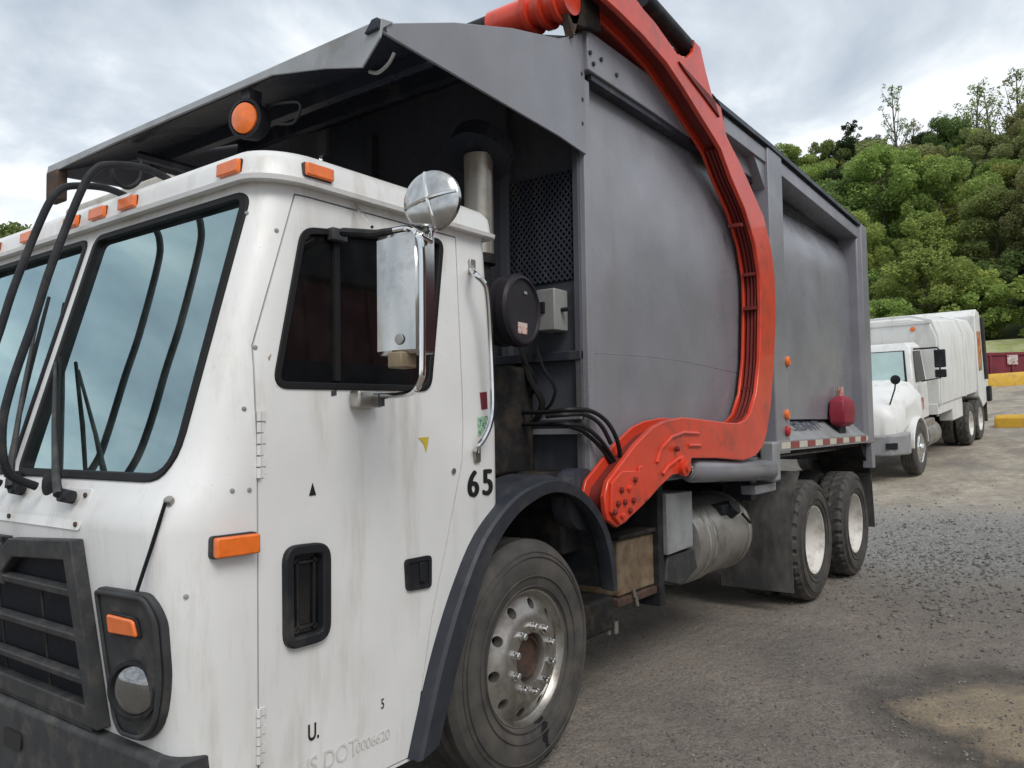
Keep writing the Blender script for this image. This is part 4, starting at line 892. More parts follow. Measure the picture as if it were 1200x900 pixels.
for k in (0, 1):
    fl = (lambda b: b.mirror()) if k else (lambda b: b)
    arm = fl(MB().prism(outline, (0, .032, 0))).build('lift_arm', 'red', truck, .006, smooth=25)
    fl(MB().prism([q+Vector((0, AYi-AYo-.02, 0)) for q in outline], (0, .02, 0))).build('inner_plate', 'red', arm, .004, smooth=25)
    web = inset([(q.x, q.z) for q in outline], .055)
    fl(MB().prism([(x, AYo+.033, z) for x, z in web], (0, AYi-AYo-.054, 0))).build('arm_web', 'dred', arm)  # darker red puts the shade inside the arm channel into the colour
    def rib(pts, w0, name='arm_rib', mat='red'):
        q = [A3(*p) for p in pts]; return fl(MB().prism(q, (0, -w0, 0))).build(name, mat, arm, .004)
    rib([(713, 600), (724, 615), (735, 606), (752, 590), (747, 552), (726, 552), (714, 566)], .018, 'pivot_plate')
    rib([(748, 590), (759, 584), (752, 545), (747, 547)], .010)
    for pts in ([(769, 542), (774, 526), (786, 512), (800, 507), (818, 508)], [(776, 556), (782, 547), (793, 538), (800, 535)], [(806, 522), (820, 522)]):
        fl(MB().tube([A3(*p)+Vector((0, -.004, 0)) for p in pts], .011, 8)).build('weld_rib', 'red', arm)
    for q in ((724, 574), (733, 572), (720, 590), (728, 588), (738, 586), (716, 600), (725, 604), (734, 598), (740, 562), (790, 526)):
        c = A3(*q); fl(MB().lathe([(.016, .0), (.016, .022), (.010, .026), (.001, .027)], c+Vector((0, -.008, 0)), (0, -1, 0), 8)).build('pivot_bolt', 'red' if q[0] % 2 else 'dred', arm)
    c = A3(799, 547); fl(MB().lathe([(.055, 0), (.055, .03), (.03, .035), (.028, .05), (.001, .052)], c, (0, -1, 0), 18)).build('cylinder_pin', 'red', arm)
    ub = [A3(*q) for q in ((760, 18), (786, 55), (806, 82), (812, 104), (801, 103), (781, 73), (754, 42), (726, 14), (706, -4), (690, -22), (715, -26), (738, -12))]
    fl(MB().prism([Vector((q.x, AYi, q.z)) for q in ub if q.z > zt+.012], (0, .17, 0))).build('arm_box', 'dred', arm, .006)  # dark red paints shade onto the under-face of the red arm
    # ear with fork cylinder
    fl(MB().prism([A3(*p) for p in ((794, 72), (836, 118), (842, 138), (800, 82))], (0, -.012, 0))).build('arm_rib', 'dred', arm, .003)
    c0, c1 = A3(752, -2, -.02), A3(808, 60, -.02)
    fl(MB().cyl(c0, c0.lerp(c1, .93), .058, 18)).build('fork_cylinder', 'black', arm); 
    fl(MB().cyl(A3(813, 52, -.08), A3(813, 52, -.08)+Vector((0, .13, 0)), .03, 12)).build('fork_pin', 'dred', arm)
    fl(MB().tube(spline([A3(833, 112, -.05), A3(840, 122, -.06), A3(845, 140, -.05), A3(842, 155, -.05)], 5), .018, 6)).build('hose_loop', 'hose', arm)
    # hoses clipped along the inside edge
    for j, (yy, dxx) in enumerate(((-.04, -.022), (-.012, -.026), (.016, -.022))):
        pth = [P(px, py, 'y', AYo) for px, py in in_px[8:20]]
        pth = [Vector((q.x, yy, q.z)) for q in pth]
        cx_, cz_ = 1.6, 2.5
        pth = [q + Vector(((cx_-q.x), 0, (cz_-q.z))).normalized()*dxx for q in pth]
        fl(MB().tube(spline(pth, 4), .0115, 6)).build('arm_hose', 'dred', arm)
    for q in ((874, 262), (890, 320), (891, 360), (889, 455)):
        c = A3(*q); fl(MB().box(c.x-.01, -.057, c.z-.012, c.x+.03, .039, c.z+.012)).build('hose_clip', 'dred', arm)
    # lift cylinder
    c0, c1 = A3(806, 551, -.01), A3(903, 551, -.01)
    lc = fl(MB().tube([c0, c0.lerp(c1, .03), c0.lerp(c1, .97), c1], [.060, .078, .078, .05], 24)).build('lift_cylinder', 'grey', truck)
    fl(MB().cyl(c0+(c0-c1)*.03, c0, .05, 16)).build('cylinder_rod', 'chrome', lc)
    fl(MB().box(c1.x-.04, -.06, c1.z-.09, c1.x+.10, .06, c1.z+.22)).build('cylinder_clevis', 'lgrey', lc, .02)
    fl(MB().box(c1.x-.30, .0, c1.z-.17, c1.x+.15, .12, c1.z-.10)).build('clevis_mount', 'grey', lc, .01)
    # pivot bracket on the sub-frame
    pv = A3(722, 590); fl(MB().lathe([(.16, .0), (.16, .10), (.10, .12), (.10, .30)], (pv.x-.06, AYi+.004, pv.z+.02), (0, 1, 0), 24)).build('arm_pivot', 'dgrey', truck)
    fl(MB().box(pv.x-.15, .14, .9, pv.x+.25, .70, pv.z+.16)).build('pivot_mount', 'chassis', truck, .02)
# torque tube across the arm ends, black sleeve in the middle
tb = A3(668, -2, .02); 
tt = MB().cyl((tb.x, .01, tb.z), (tb.x, .52, tb.z), .088, 24).build('fork_tube', 'red', truck)
MB().cyl((tb.x, 2*YC-.52, tb.z), (tb.x, 2*YC-.01, tb.z), .10, 24).build('tube_end', 'red', tt)
MB().cyl((tb.x, .50, tb.z), (tb.x, 2*YC-.50, tb.z), .074, 20).build('tube_sleeve', 'black', tt)
for k in (0, 1):
    fl = (lambda b: b.mirror()) if k else (lambda b: b)
    for y0 in (.06, .15, .24): fl(MB().lathe([(.118, 0), (.118, .03), (.088, .03), (.088, 0)], (tb.x, y0, tb.z), (0, 1, 0), 24, True)).build('tube_collar', 'red', tt)
    fl(MB().prism([(tb.x-.16, .02, tb.z+.1), (tb.x+.02, .02, tb.z-.13), (tb.x+.32, .02, tb.z-.05), (tb.x+.30, .02, tb.z+.12), (tb.x, .02, tb.z+.2)], (0, .045, 0))).build('fork_bracket', 'chassis', tt, .006)
    fl(MB().prism([(tb.x-.04, .02, tb.z-.05), (tb.x+.03, .02, tb.z-.20), (tb.x+.10, .02, tb.z-.05)], (0, .05, 0))).build('fork_stop', 'rustdark', tt, .006)
# ------------------------------------------------------------------ under-body kit between the axles
a, b = P(780, 578, 'y', .10), P(812, 650, 'y', .10)
bxp = MB().prism([P(781, 579, 'y', .1), P(811, 575, 'y', .1), P(812.5, 640, 'y', .1), P(783, 651, 'y', .1)], (0, .25, 0)).build('step_box', 'lgrey', truck, .006)
MB().box(a.x-.07, .12, .45, a.x-.0, .5, 1.28).build('box_hanger', 'black', truck, .006)
MB().prism([P(783, 652, 'y', .12), P(813, 643, 'y', .12), P(818, 665, 'y', .12), P(800, 686, 'y', .12), P(780, 682, 'y', .12)], (0, .35, 0)).build('tank_guard', 'trim', truck, .01)
a, b = P(724, 634, 'y', .16), P(770, 684, 'y', .16)
bt = MB().box(a.x, .16, b.z, b.x, .55, a.z).build('battery_box', 'rust', truck, .012)
MB().box(a.x-.04, .14, b.z-.05, b.x+.02, .6, b.z-.004).build('battery_tray', 'rustdark', bt, .006)
MB().box(a.x-.02, .14, a.z+.004, b.x+.02, .57, a.z+.03).build('battery_lid', 'chassis', bt, .006)
for q in ((742, 690), (745, 700)):
    c = P(*q, 'y', .13); MB().cyl(c, c+Vector((.02, 0, -.05)), .012, 8).build('tray_bolt', 'alu', bt)
a = P(700, 745, 'y', .3); MB().box(.70, .16, P(720, 738, 'y', .16).z, 1.06, .6, .60).build('front_mount', 'chassis', truck, .02)
for q in ((713, 741), (722, 740)):
    c = P(*q, 'y', .2); MB().cyl(c-Vector((0, 0, .01)), c+Vector((0, 0, .06)), .014, 8).build('mount_bolt', 'alu', truck)
# fuel tank
t0, t1 = P(820, 636, 'y', .10), P(879, 622, 'y', .10)
tzc = (t0.z+t1.z)/2-.01; rt = .285; ty = .10+rt-.03
tk = MB().lathe([(.001, -.03), (rt*.6, -.025), (rt*.93, -.01), (rt, .03), (rt, t1.x-t0.x-.04), (rt*.93, t1.x-t0.x), (.001, t1.x-t0.x+.015)], (t0.x, ty, tzc), (1, 0, 0), 48).build('fuel_tank', 'tank', truck)
for x in (.10, .20, t1.x-t0.x-.10): MB().lathe([(rt+.002, 0), (rt+.012, .004), (rt+.012, .034), (rt+.002, .038)], (t0.x+x, ty, tzc), (1, 0, 0), 48, True).build('tank_strap', 'alu', tk)
an = R_(-52); c = Vector((t0.x+.62*(t1.x-t0.x), ty+rt*math.sin(an)*1.0, tzc+rt*math.cos(an)))
d = Vector((0, math.sin(an), math.cos(an)))
MB().cyl(c-d*.01, c+d*.07, .06, 16).build('filler_neck', 'black', tk); MB().box(c.x-.16, c.y-.03, c.z-.01, c.x+.16, c.y+.10, c.z+.06).build('tank_bracket', 'black', tk, .01)
MB().tube([c+Vector((.15, -.05, -.03)), c+Vector((.22, -.085, -.10))], .012, 6).build('filler_strap', 'black', tk)
# near mud flap ahead of the drive wheels, muddy
xfl = AX[0]-TR-.12
for k in (0, 1):
    fl = (lambda b: b.mirror()) if k else (lambda b: b)
    fl(MB().loft([[(xfl+dx, -.0, z), (xfl+dx, .62, z), (xfl+dx+.015, .62, z), (xfl+dx+.015, 0, z)] for dx, z in ((.25, 1.15), (.06, .95), (.0, .7), (-.02, .45), (-.0, .17))])).build('mud_flap', 'flap', truck, smooth=60)
# hydraulic hoses looping from the hopper wall down to the arm pivot
for q0, q1 in (([(585, 483, .6), (640, 483, .25), (664, 480, .12), (690, 481, .06), (708, 491, .03), (720, 508, .0), (726, 528, .0), (726, 548, .02)]), 0), (([(585, 497, .6), (640, 497, .25), (662, 497, .12), (684, 500, .07), (700, 512, .03), (712, 527, .02), (722, 544, .02)]), 0), (([(665, 499, .14), (682, 505, .1), (700, 520, .05), (714, 538, .03), (720, 548, .03)]), 0), (([(640, 488, .22), (662, 486, .12), (686, 486, .07), (704, 498, .03), (716, 520, .01)]), 0):
    MB().tube(spline([P(a, b, 'y', y) for a, b, y in q0], 5), .012, 8).build('hydraulic_hose', 'hose', truck)
MB().box(X0-.06, .12, 1.60, X0-.01, .55, 1.63).build('hose_rack', 'grey', truck); MB().box(X0-.06, .12, 1.52, X0-.01, .55, 1.55).build('hose_rack', 'grey', truck)
for i, (px, py, r) in enumerate(((630, 455, .035), (622, 430, .02), (645, 440, .018), (612, 470, .022))):
    q = P(px, py, 'x', X0-.1); MB().tube(spline([q+Vector((0, .1, .2)), q+Vector((-.03, .03, .05)), q+Vector((0, -.03, -.08)), q+Vector((.02, .05, -.18)), q+Vector((.02, .12, -.05))], 5), r*.5, 6).build('hydraulic_hose', 'hose', truck)
# things lying on the dashboard
for c, s_, mt_, lb in (((-1.52, .55, 1.40), (.05, .13, .025), 'pink', 'white and red paper box lying on the truck dashboard'), ((-1.53, .80, 1.40), (.05, .10, .02), 'greenst', 'pale green crumpled bag lying on the truck dashboard'), ((-1.52, .30, 1.405), (.05, .11, .03), 'boxgrey', 'grey folded cloth lying on the truck dashboard')):
    tag(MB().loft([[(c[0]+dx*s_[0]*f, c[1]+dy*s_[1]*f, c[2]+z*s_[2]) for dx, dy in ((-1, -1), (1, -.9), (1.1, .1), (.9, 1), (-.1, 1.1), (-1, .9))] for z, f in ((-1, 1), (.2, .95), (1, .6))]).build('dashboard_item', mt_, None, .006), lb, 'clutter')

# ------------------------------------------------------------------ wooded hill
def hill_mat():
    m, nt, b = newmat('wooded_floor')
    c = mixc(nt, ramp(nt, noi(nt, .25, 6, .6), .35, .65), (.030, .042, .014), (.075, .095, .030))
    c = mixc(nt, ramp(nt, noi(nt, 1.7, 6, .7), .55, .7), c, (.06, .05, .03))
    nt.links.new(c, b.inputs['Base Color']); b.inputs['Roughness'].default_value = .95
    return m
hm = MB(); az_ = np.arange(-38, 152, 1.5); dd_ = [52, 55, 59, 64, 70, 78, 88, 98, 110, 125, 145, 170, 210, 260, 320]
hm.v = [(CAM.x+d*math.sin(R_(a)), CAM.y+d*math.cos(R_(a)), hz(CAM.x+d*math.sin(R_(a)), CAM.y+d*math.cos(R_(a)))) for a in az_ for d in dd_]
nd = len(dd_)
hm.f = [(i*nd+j, (i+1)*nd+j, (i+1)*nd+j+1, i*nd+j+1) for i in range(len(az_)-1) for j in range(nd-1)]
tag(hm.build('hill', hill_mat(), smooth=80), 'steep wooded hill rising behind the yard', 'hill', kind='structure')
# pale grass bank at the foot of the hill
def leaf_mat(name, c0, c1, trans=.35):
    m = bpy.data.materials.new(name); m.use_nodes = True; nt = m.node_tree; nt.nodes.clear()
    o = nt.nodes.new('ShaderNodeOutputMaterial'); d = nt.nodes.new('ShaderNodeBsdfDiffuse'); t = nt.nodes.new('ShaderNodeBsdfTranslucent')
    oi = nt.nodes.new('ShaderNodeObjectInfo')
    c = mixc(nt, ramp(nt, noi(nt, .55, 4, .6), .3, .7), c0, c1)
    r = nt.nodes.new('ShaderNodeMapRange'); nt.links.new(oi.outputs['Random'], r.inputs[0]); r.inputs[3].default_value = 1.0; r.inputs[4].default_value = 1.55
    hs = nt.nodes.new('ShaderNodeHueSaturation'); nt.links.new(c, hs.inputs['Color']); nt.links.new(r.outputs[0], hs.inputs['Value'])
    h2 = nt.nodes.new('ShaderNodeMapRange'); mm = nt.nodes.new('ShaderNodeMath'); mm.operation = 'FRACT'; m3 = nt.nodes.new('ShaderNodeMath'); m3.operation = 'MULTIPLY'; m3.inputs[1].default_value = 7.31
    nt.links.new(oi.outputs['Random'], m3.inputs[0]); nt.links.new(m3.outputs[0], mm.inputs[0]); nt.links.new(mm.outputs[0], h2.inputs[0]); h2.inputs[3].default_value = .475; h2.inputs[4].default_value = .52
    nt.links.new(h2.outputs[0], hs.inputs['Hue']); hs.inputs['Saturation'].default_value = .88
    nt.links.new(hs.outputs[0], d.inputs[0]); nt.links.new(hs.outputs[0], t.inputs[0])
    x = nt.nodes.new('ShaderNodeMixShader'); x.inputs[0].default_value = trans; nt.links.new(d.outputs[0], x.inputs[1]); nt.links.new(t.outputs[0], x.inputs[2]); nt.links.new(x.outputs[0], o.inputs[0])
    return m
LM = [leaf_mat('spring_leaf', (.165, .220, .040), (.30, .375, .080)), leaf_mat('mid_leaf', (.105, .155, .040), (.190, .255, .068)), leaf_mat('dark_leaf', (.040, .068, .026), (.075, .110, .038)), leaf_mat('olive_leaf', (.165, .180, .058), (.27, .285, .11))]
MT['bark'] = pm('grey_bark', (.085, .072, .058), .9, var=.3, scale=4)
def leaf_mesh(name, centres, radii, per, size, seed, flat=.75):
    r = np.random.default_rng(seed); pts = []
    for c, rad in zip(centres, radii):
        k = max(3, int(per*rad*rad)); v = r.normal(size=(k, 3)); v /= np.linalg.norm(v, axis=1)[:, None]
        v *= (rad*r.uniform(.25, 1, k)**.5)[:, None]; v[:, 2] *= flat; pts.append(np.array(c)+v)
    p = np.concatenate(pts); n = len(p)
    a = r.normal(size=(n, 3)); a[:, 2] *= .6; a /= np.linalg.norm(a, axis=1)[:, None]
    b = np.cross(a, r.normal(size=(n, 3))); b /= np.linalg.norm(b, axis=1)[:, None]
    s = size*r.uniform(.55, 1.35, n)[:, None]
    q = np.stack([p-a*s, p+b*s*.55, p+a*s, p-b*s*.55], 1).reshape(-1, 3)
    me = bpy.data.meshes.new(name); me.vertices.add(4*n); me.vertices.foreach_set('co', q.ravel())
    me.loops.add(4*n); me.loops.foreach_set('vertex_index', np.arange(4*n, dtype=np.int32))
    me.polygons.add(n); me.polygons.foreach_set('loop_start', np.arange(0, 4*n, 4, dtype=np.int32)); me.update(); me.validate()
    return me
def tree_proto(seed, H, spread, lean, dens, size, base=.28, tall=False):
    r = random.Random(seed); tb_ = MB(); cs = []; rs_ = []
    top = Vector((r.uniform(-1, 1)*lean, r.uniform(-1, 1)*lean, H*.94))
    path = spline([(0, 0, -.6), (r.uniform(-.15, .15), r.uniform(-.15, .15), H*.3), top*.62+Vector((r.uniform(-.3, .3), r.uniform(-.3, .3), 0)), top], 4)
    n = len(path); tb_.tube(path, [max(.03, .022*H*(1-.92*i/(n-1))) for i in range(n)], 7)
    nb = 24 if tall else 19
    for i in range(nb):
        t = base + (1-base)*(i+r.random()*.6)/nb; p = path[min(n-1, int(t*(n-1)))]
        a = i*2.4+r.random(); rad = spread*(math.sin(math.pi*min(1, (t-base)/(1-base)*.80+.20))**.75)*r.uniform(.6, 1.1)
        e_ = p+Vector((math.cos(a)*rad, math.sin(a)*rad, rad*(r.uniform(.9, 2.0) if tall else r.uniform(.15, .75))))
        mid_ = p.lerp(e_, .55)+Vector((0, 0, -.08*rad)); tb_.tube([p, mid_, e_], [.009*H*(1-.7*t), .006*H*(1-.7*t), .02], 5)
        for f, q in ((1, .95), (.62, .75)):
            c = p.lerp(e_, f)+Vector((r.uniform(-.3, .3), r.uniform(-.3, .3), r.uniform(-.1, .4))); cs.append(c); rs_.append(spread*(r.uniform(.13, .26) if tall else r.uniform(.20, .38))*q)
        for _ in range(2):
            c = p.lerp(e_, r.uniform(.5, 1.15))+Vector((r.uniform(-1, 1), r.uniform(-1, 1), r.uniform(-.6, .8)))*spread*.28; cs.append(c); rs_.append(spread*r.uniform(.10, .20))
    cs.append(top); rs_.append(spread*.22)
    return tb_.mesh('trunk', 40), leaf_mesh('crown', [tuple(c) for c in cs], rs_, dens, size, seed)
PR = {
 'broad': [tree_proto(s, h, sp, 0.5, 430, .135) for s, h, sp in ((1, 10, 3.6), (2, 11.5, 4.0), (3, 9, 3.3), (4, 12, 3.7))],
 'bush': [tree_proto(s, h, sp, .3, 450, .125, .12) for s, h, sp in ((11, 5.0, 2.6), (12, 6.2, 3.0))],
 'tall': [tree_proto(s, h, sp, .6, 130, .12, .30, True) for s, h, sp in ((21, 14, 2.2), (22, 16, 2.4), (23, 13, 1.9))],
 'pine': [tree_proto(s, h, sp, .4, 420, .13, .35, True) for s, h, sp in ((31, 13, 2.1),)],
}
NAMES = {'broad': 'broadleaf_tree', 'bush': 'young_tree', 'tall': 'slender_tree', 'pine': 'dark_tree'}
LAB = {('broad', 0): 'bright spring green leafy tree on the wooded hillside', ('broad', 1): 'mid green leafy tree on the wooded hillside', ('broad', 2): 'dark green leafy tree on the wooded hillside', ('broad', 3): 'olive green leafy tree on the wooded hillside',
 ('bush', 0): 'small bright green tree low on the hillside behind the yard', ('bush', 1): 'small mid green tree low on the hillside behind the yard', ('bush', 2): 'small dark green tree low on the hillside behind the yard', ('bush', 3): 'small olive green tree low on the hillside behind the yard',
 ('tall', 0): 'tall slender thinly leaved green tree on the ridge', ('tall', 1): 'tall slender thinly leaved mid green tree on the ridge', ('tall', 2): 'tall slender thinly leaved dark tree on the ridge', ('tall', 3): 'tall slender thinly leaved olive tree on the ridge', ('pine', 2): 'dark narrow tree standing up from the ridge line'}
MESHC = {}
tr = random.Random(5)
def plant(kind, az, d, mi, sc_=1.0, vi=None):
    x, y = CAM.x+d*math.sin(R_(az)), CAM.y+d*math.cos(R_(az)); v = tr.randrange(len(PR[kind])) if vi is None else vi
    tm, cm = PR[kind][v]; key = (kind, v, mi)
    if key not in MESHC: m2 = cm.copy(); m2.materials.clear(); m2.materials.append(LM[mi]); MESHC[key] = m2
    t = thing(NAMES[kind], (x, y, hz(x, y)), LAB[(kind, mi)], 'tree', 'trees on the wooded hill: '+LAB[(kind, mi)], world=False)
    t.rotation_euler = (tr.uniform(-.05, .05), tr.uniform(-.05, .05), tr.random()*6.28); t.scale = (sc_*tr.uniform(.9, 1.12),)*2 + (sc_*tr.uniform(.9, 1.15),)
    link('trunk', tm, 'bark', t); link('crown', MESHC[key], None, t)
def az_of(px): return math.degrees(.9306+math.atan((px-600)/FPX))
# rows climbing the slope, seen between the truck and the right picture edge and a little beyond
for row, (d, step, kinds) in enumerate(((61, 3.0, 'bush'), (66, 3.2, 'bush'), (71, 3.3, 'broad'), (79, 3.2, 'broad'), (88, 3.0, 'broad'), (98, 2.8, 'broad'), (109, 2.6, 'broad'), (121, 2.5, 'broad'))):
    a = 67 + (row % 2)*step/2
    while a < 92:
        mi = tr.choices((0, 1, 2, 3), ((5, 3, 1, 3) if row > 1 else (3, 4, 2, 1)))[0]
        plant(kinds, a+tr.uniform(-.8, .8), d+tr.uniform(-3.5, 3.5), mi, tr.uniform(.8, 1.08) if row < 7 else tr.uniform(.7, .95)); a += step*tr.uniform(.85, 1.15)
# ridge line
for px, d, kind, mi, s_ in ((935, 118, 'broad', 0, .9), (955, 122, 'broad', 0, 1.0), (975, 124, 'broad', 1, .95), (1000, 128, 'pine', 2, 1.0), (1028, 124, 'broad', 2, .9), (1062, 126, 'tall', 1, 1.05), (1078, 132, 'tall', 3, 1.1), (1092, 124, 'broad', 2, .95), (1112, 130, 'tall', 2, .95), (1130, 128, 'tall', 1, .9), (1150, 126, 'tall', 0, 1.15), (1163, 134, 'tall', 1, 1.2), (1180, 128, 'tall', 0, 1.2), (1200, 130, 'tall', 3, 1.15), (1225, 128, 'tall', 0, 1.1), (1250, 130, 'tall', 1, 1.1), (1120, 122, 'broad', 1, .9), (1165, 120, 'broad', 1, .9), (1195, 119, 'broad', 3, .95)):
    plant(kind, az_of(px), d, mi, s_)
# trees whose heads show over the cab roof
LAB[('over', 0)] = 'bright green tree whose head shows above the cab roof'; LAB[('over', 1)] = 'mid green tree whose head shows above the cab roof'
PR['over'] = PR['broad']; NAMES['over'] = 'broadleaf_tree'
for px, d, mi, s_ in ((-70, 66, 1, 1.0), (-28, 70, 0, 1.0), (14, 64, 1, 1.26), (36, 66, 1, 1.22), (82, 74, 0, .9)):
    plant('over', az_of(px), d, mi, s_)
# ------------------------------------------------------------------ far edge of the yard
def slab_at(px0, px1, py, name, h, dep, mat, label, cat, rnd=.12, f=tz):
    a, b = ghit(px0, py), ghit(px1, py)
    if py < 470: a, b = CAM+ray(px0, py)*41, CAM+ray(px1, py)*40.2
    d = Vector((b.x-a.x, b.y-a.y, 0)); Ln = d.length; d.normalize(); nrm = Vector((-d.y, d.x, 0)); nrm = nrm if nrm.dot(a-CAM) > 0 else -nrm
    m = MB(); lp = []
    for t, k in ((0, .78), (.03, .97), (.5, 1), (.97, .97), (1, .78)):
        o = a + d*(Ln*t); zb = f(o.x, o.y)-.05
        lp.append([(o.x+nrm.x*w_*1, o.y+nrm.y*w_, zb+z_) for w_, z_ in ((dep*.5*(1-k), 0), (dep*.5*(1-k)+.02, h*.75*k), (dep*.22, h*k), (dep*.78, h*k), (dep*.5*(1+k)-.02, h*.75*k), (dep*.5*(1+k), 0))])
    return tag(m.loft(lp).build(name, mat, None, .03), label, cat)
MT['yellow'] = pm('faded_yellow_paint', (.62, .36, .03), .6, var=.2, scale=3, dirt=(.20, .13, .06), da=(.5, .72), dscale=3)
slab_at(1164, 1262, 500, 'yellow_kerb_block', .40, .7, 'yellow', 'low yellow painted kerb block lying in the yard behind the white truck', 'kerb block')
slab_at(1158, 1300, 449, 'yellow_barrier', .74, .6, 'yellow', 'long yellow barrier in front of the maroon wall', 'barrier')
MT['mwall'] = pm('maroon_wall_paint', (.16, .018, .03), .7, var=.25, scale=1.5)
a = ghit(1150, 447); d = 44.0
w0, w1 = CAM+ray(1120, 434)*43, CAM+ray(1330, 436)*42
z0 = min(tz(w0.x, w0.y), tz(w1.x, w1.y)); zt_ = P(1180, 415, 'x', (w0.x+w1.x)/2).z
wall = thing('maroon_container', ((w0.x+w1.x)/2, (w0.y+w1.y)/2, z0), 'long low maroon container with white sign behind the yellow barrier', 'container')
dv_ = (w1-w0); dv_.z = 0; LnW = dv_.length; dv_.normalize(); nv = Vector((-dv_.y, dv_.x, 0)); nv = nv if nv.dot(w0-CAM) < 0 else -nv
hW = zt_-z0
bm_ = lambda u0, u1, t0, t1, za, zb_: MB().prism([Vector((w0.x, w0.y, za))+dv_*u0+nv*t0, Vector((w0.x, w0.y, za))+dv_*u1+nv*t0, Vector((w0.x, w0.y, zb_))+dv_*u1+nv*t0, Vector((w0.x, w0.y, zb_))+dv_*u0+nv*t0], nv*(t1-t0))
bm_(0, LnW, -1.2, 0, z0-.4, zt_).build('container_body', 'mwall', wall, .03)
bm_(-.05, LnW+.05, -.02, .06, zt_-.12, zt_+.03).build('top_rim', 'mwall', wall)
u = .6
while u < LnW: bm_(u, u+.12, .002, .07, z0, zt_-.13).build('side_rib', 'mwall', wall); u += 1.1
su_ = (P(1187, 420, 'x', w0.x)-w0).dot(dv_); sc0 = CAM+ray(1187, 424)*42.6; su_ = (sc0-w0).dot(dv_)
bm_(su_-.26, su_+.26, .075, .09, zt_-.62, zt_-.12).build('sign_board', pm('sign_white', (.55, .5, .48), .6, dirt=(.35, .12, .12), da=(.5, .6), dscale=9), wall)
# grass bank
gb_ = MB(); ll = []
for i in range(41):
    az = 66+i; ll.append([(CAM.x+d*math.sin(R_(az)), CAM.y+d*math.cos(R_(az)), max(tz(CAM.x+d*math.sin(R_(az)), CAM.y+d*math.cos(R_(az))), 0)+h) for d, h in ((53.5, -.3), (54.5, .6), (55.5, 1.4), (57, 2.0), (59, 2.3), (63, 2.2))])
gb_.v = [v for l in ll for v in l]; gb_.f = [(i*6+j, (i+1)*6+j, (i+1)*6+j+1, i*6+j+1) for i in range(40) for j in range(5)]
tag(gb_.build('grass_bank', pm('dry_pale_grass', (.23, .25, .09), .95, var=.3, scale=1.5, dirt=(.34, .34, .19), da=(.45, .6), dscale=.6), smooth=80), 'pale green grass bank at the foot of the hill', 'grass bank', kind='structure')

# ------------------------------------------------------------------ second refuse truck, parked up the slope
T2 = thing('white_refuse_truck', (14.6, .86, tz(14.6, .86)), 'white rear loading refuse truck with long hood parked behind the grey body', 'refuse truck', world=False)
za_, zb_ = tz(14.5, 1), tz(19.9, 1)
T2.rotation_euler = (0, -math.atan2(zb_-za_, 5.4), R_(-2.7))
W2 = 1.2
def mir2(m): return m.mirror(W2)
MT['white2'] = pm('white_fleet_paint', (.70, .70, .68), .4, var=.05, scale=2, dirt=(.42, .38, .31), da=(.52, .78), dscale=2, dst=(2, 2, .5))
MT['greyb'] = pm('grey_bumper', (.27, .27, .28), .5, dirt=(.16, .15, .14))
def B2(m, name, mat, bevel=0, parent=None, smooth=35): return m.build(name, mat, T2 if parent is None else parent, bevel, smooth)
# hood with fender flares
hs_ = []
for x, hw, zt2, zb2 in ((-1.12, .78, 1.22, .92), (-1.0, .92, 1.38, .90), (-.5, 1.0, 1.56, .95), (.0, 1.05, 1.68, 1.05), (.42, 1.08, 1.78, 1.05)):
    hw *= 1.06; zt2 += .10; zb2 -= .20 if x < -.6 else 0
    hs_.append([(x, W2-hw, zb2), (x, W2-hw*.99, zb2+(zt2-zb2)*.6), (x, W2-hw*.82, zt2-.07), (x, W2-hw*.6, zt2), (x, W2+hw*.6, zt2), (x, W2+hw*.82, zt2-.07), (x, W2+hw*.99, zb2+(zt2-zb2)*.6), (x, W2+hw, zb2)])
hood = MB().loft(hs_).build('hood', 'white2', T2, .07, smooth=62, seg=4)
for k in (0, 1):
    fl = mir2 if k else (lambda b: b)
    ar = [(.62*math.cos(a), .52+.62*math.sin(a)) for a in np.linspace(R_(5), R_(175), 13)]
    B2(fl(MB().loft([[(x, .02, z), (x, .30, z), (x*.93, .30, .52+(z-.52)*.93), (x*.93, .02, .52+(z-.52)*.93)] for x, z in ar])), 'fender', 'white2', .015)
    B2(fl(MB().lathe([(.055, 0), (.055, .012), (.001, .016)], (-1.0, .36, 1.10), (-1, -.3, 0), 16)), 'headlight', 'chrome')
B2(MB().box(-1.135, W2-.55, .78, -1.10, W2+.55, 1.25), 'grille', 'trim', .01)
bmp = B2(MB().loft([[(x, y, .50), (x, y, .88), (x+.25, y, .92), (x+.25, y, .48)] for y, x in ((.06, -.90), (.3, -1.18), (W2, -1.24), (2.1, -1.18), (2.34, -.90))]), 'bumper', 'greyb', .03)
B2(MB().prism([(-1.10, .20, .62), (-1.21, .38, .62), (-1.21, .38, .74), (-1.10, .20, .74)], (-.01, -.01, 0)), 'fog_lamp_slot', 'black', 0, bmp)
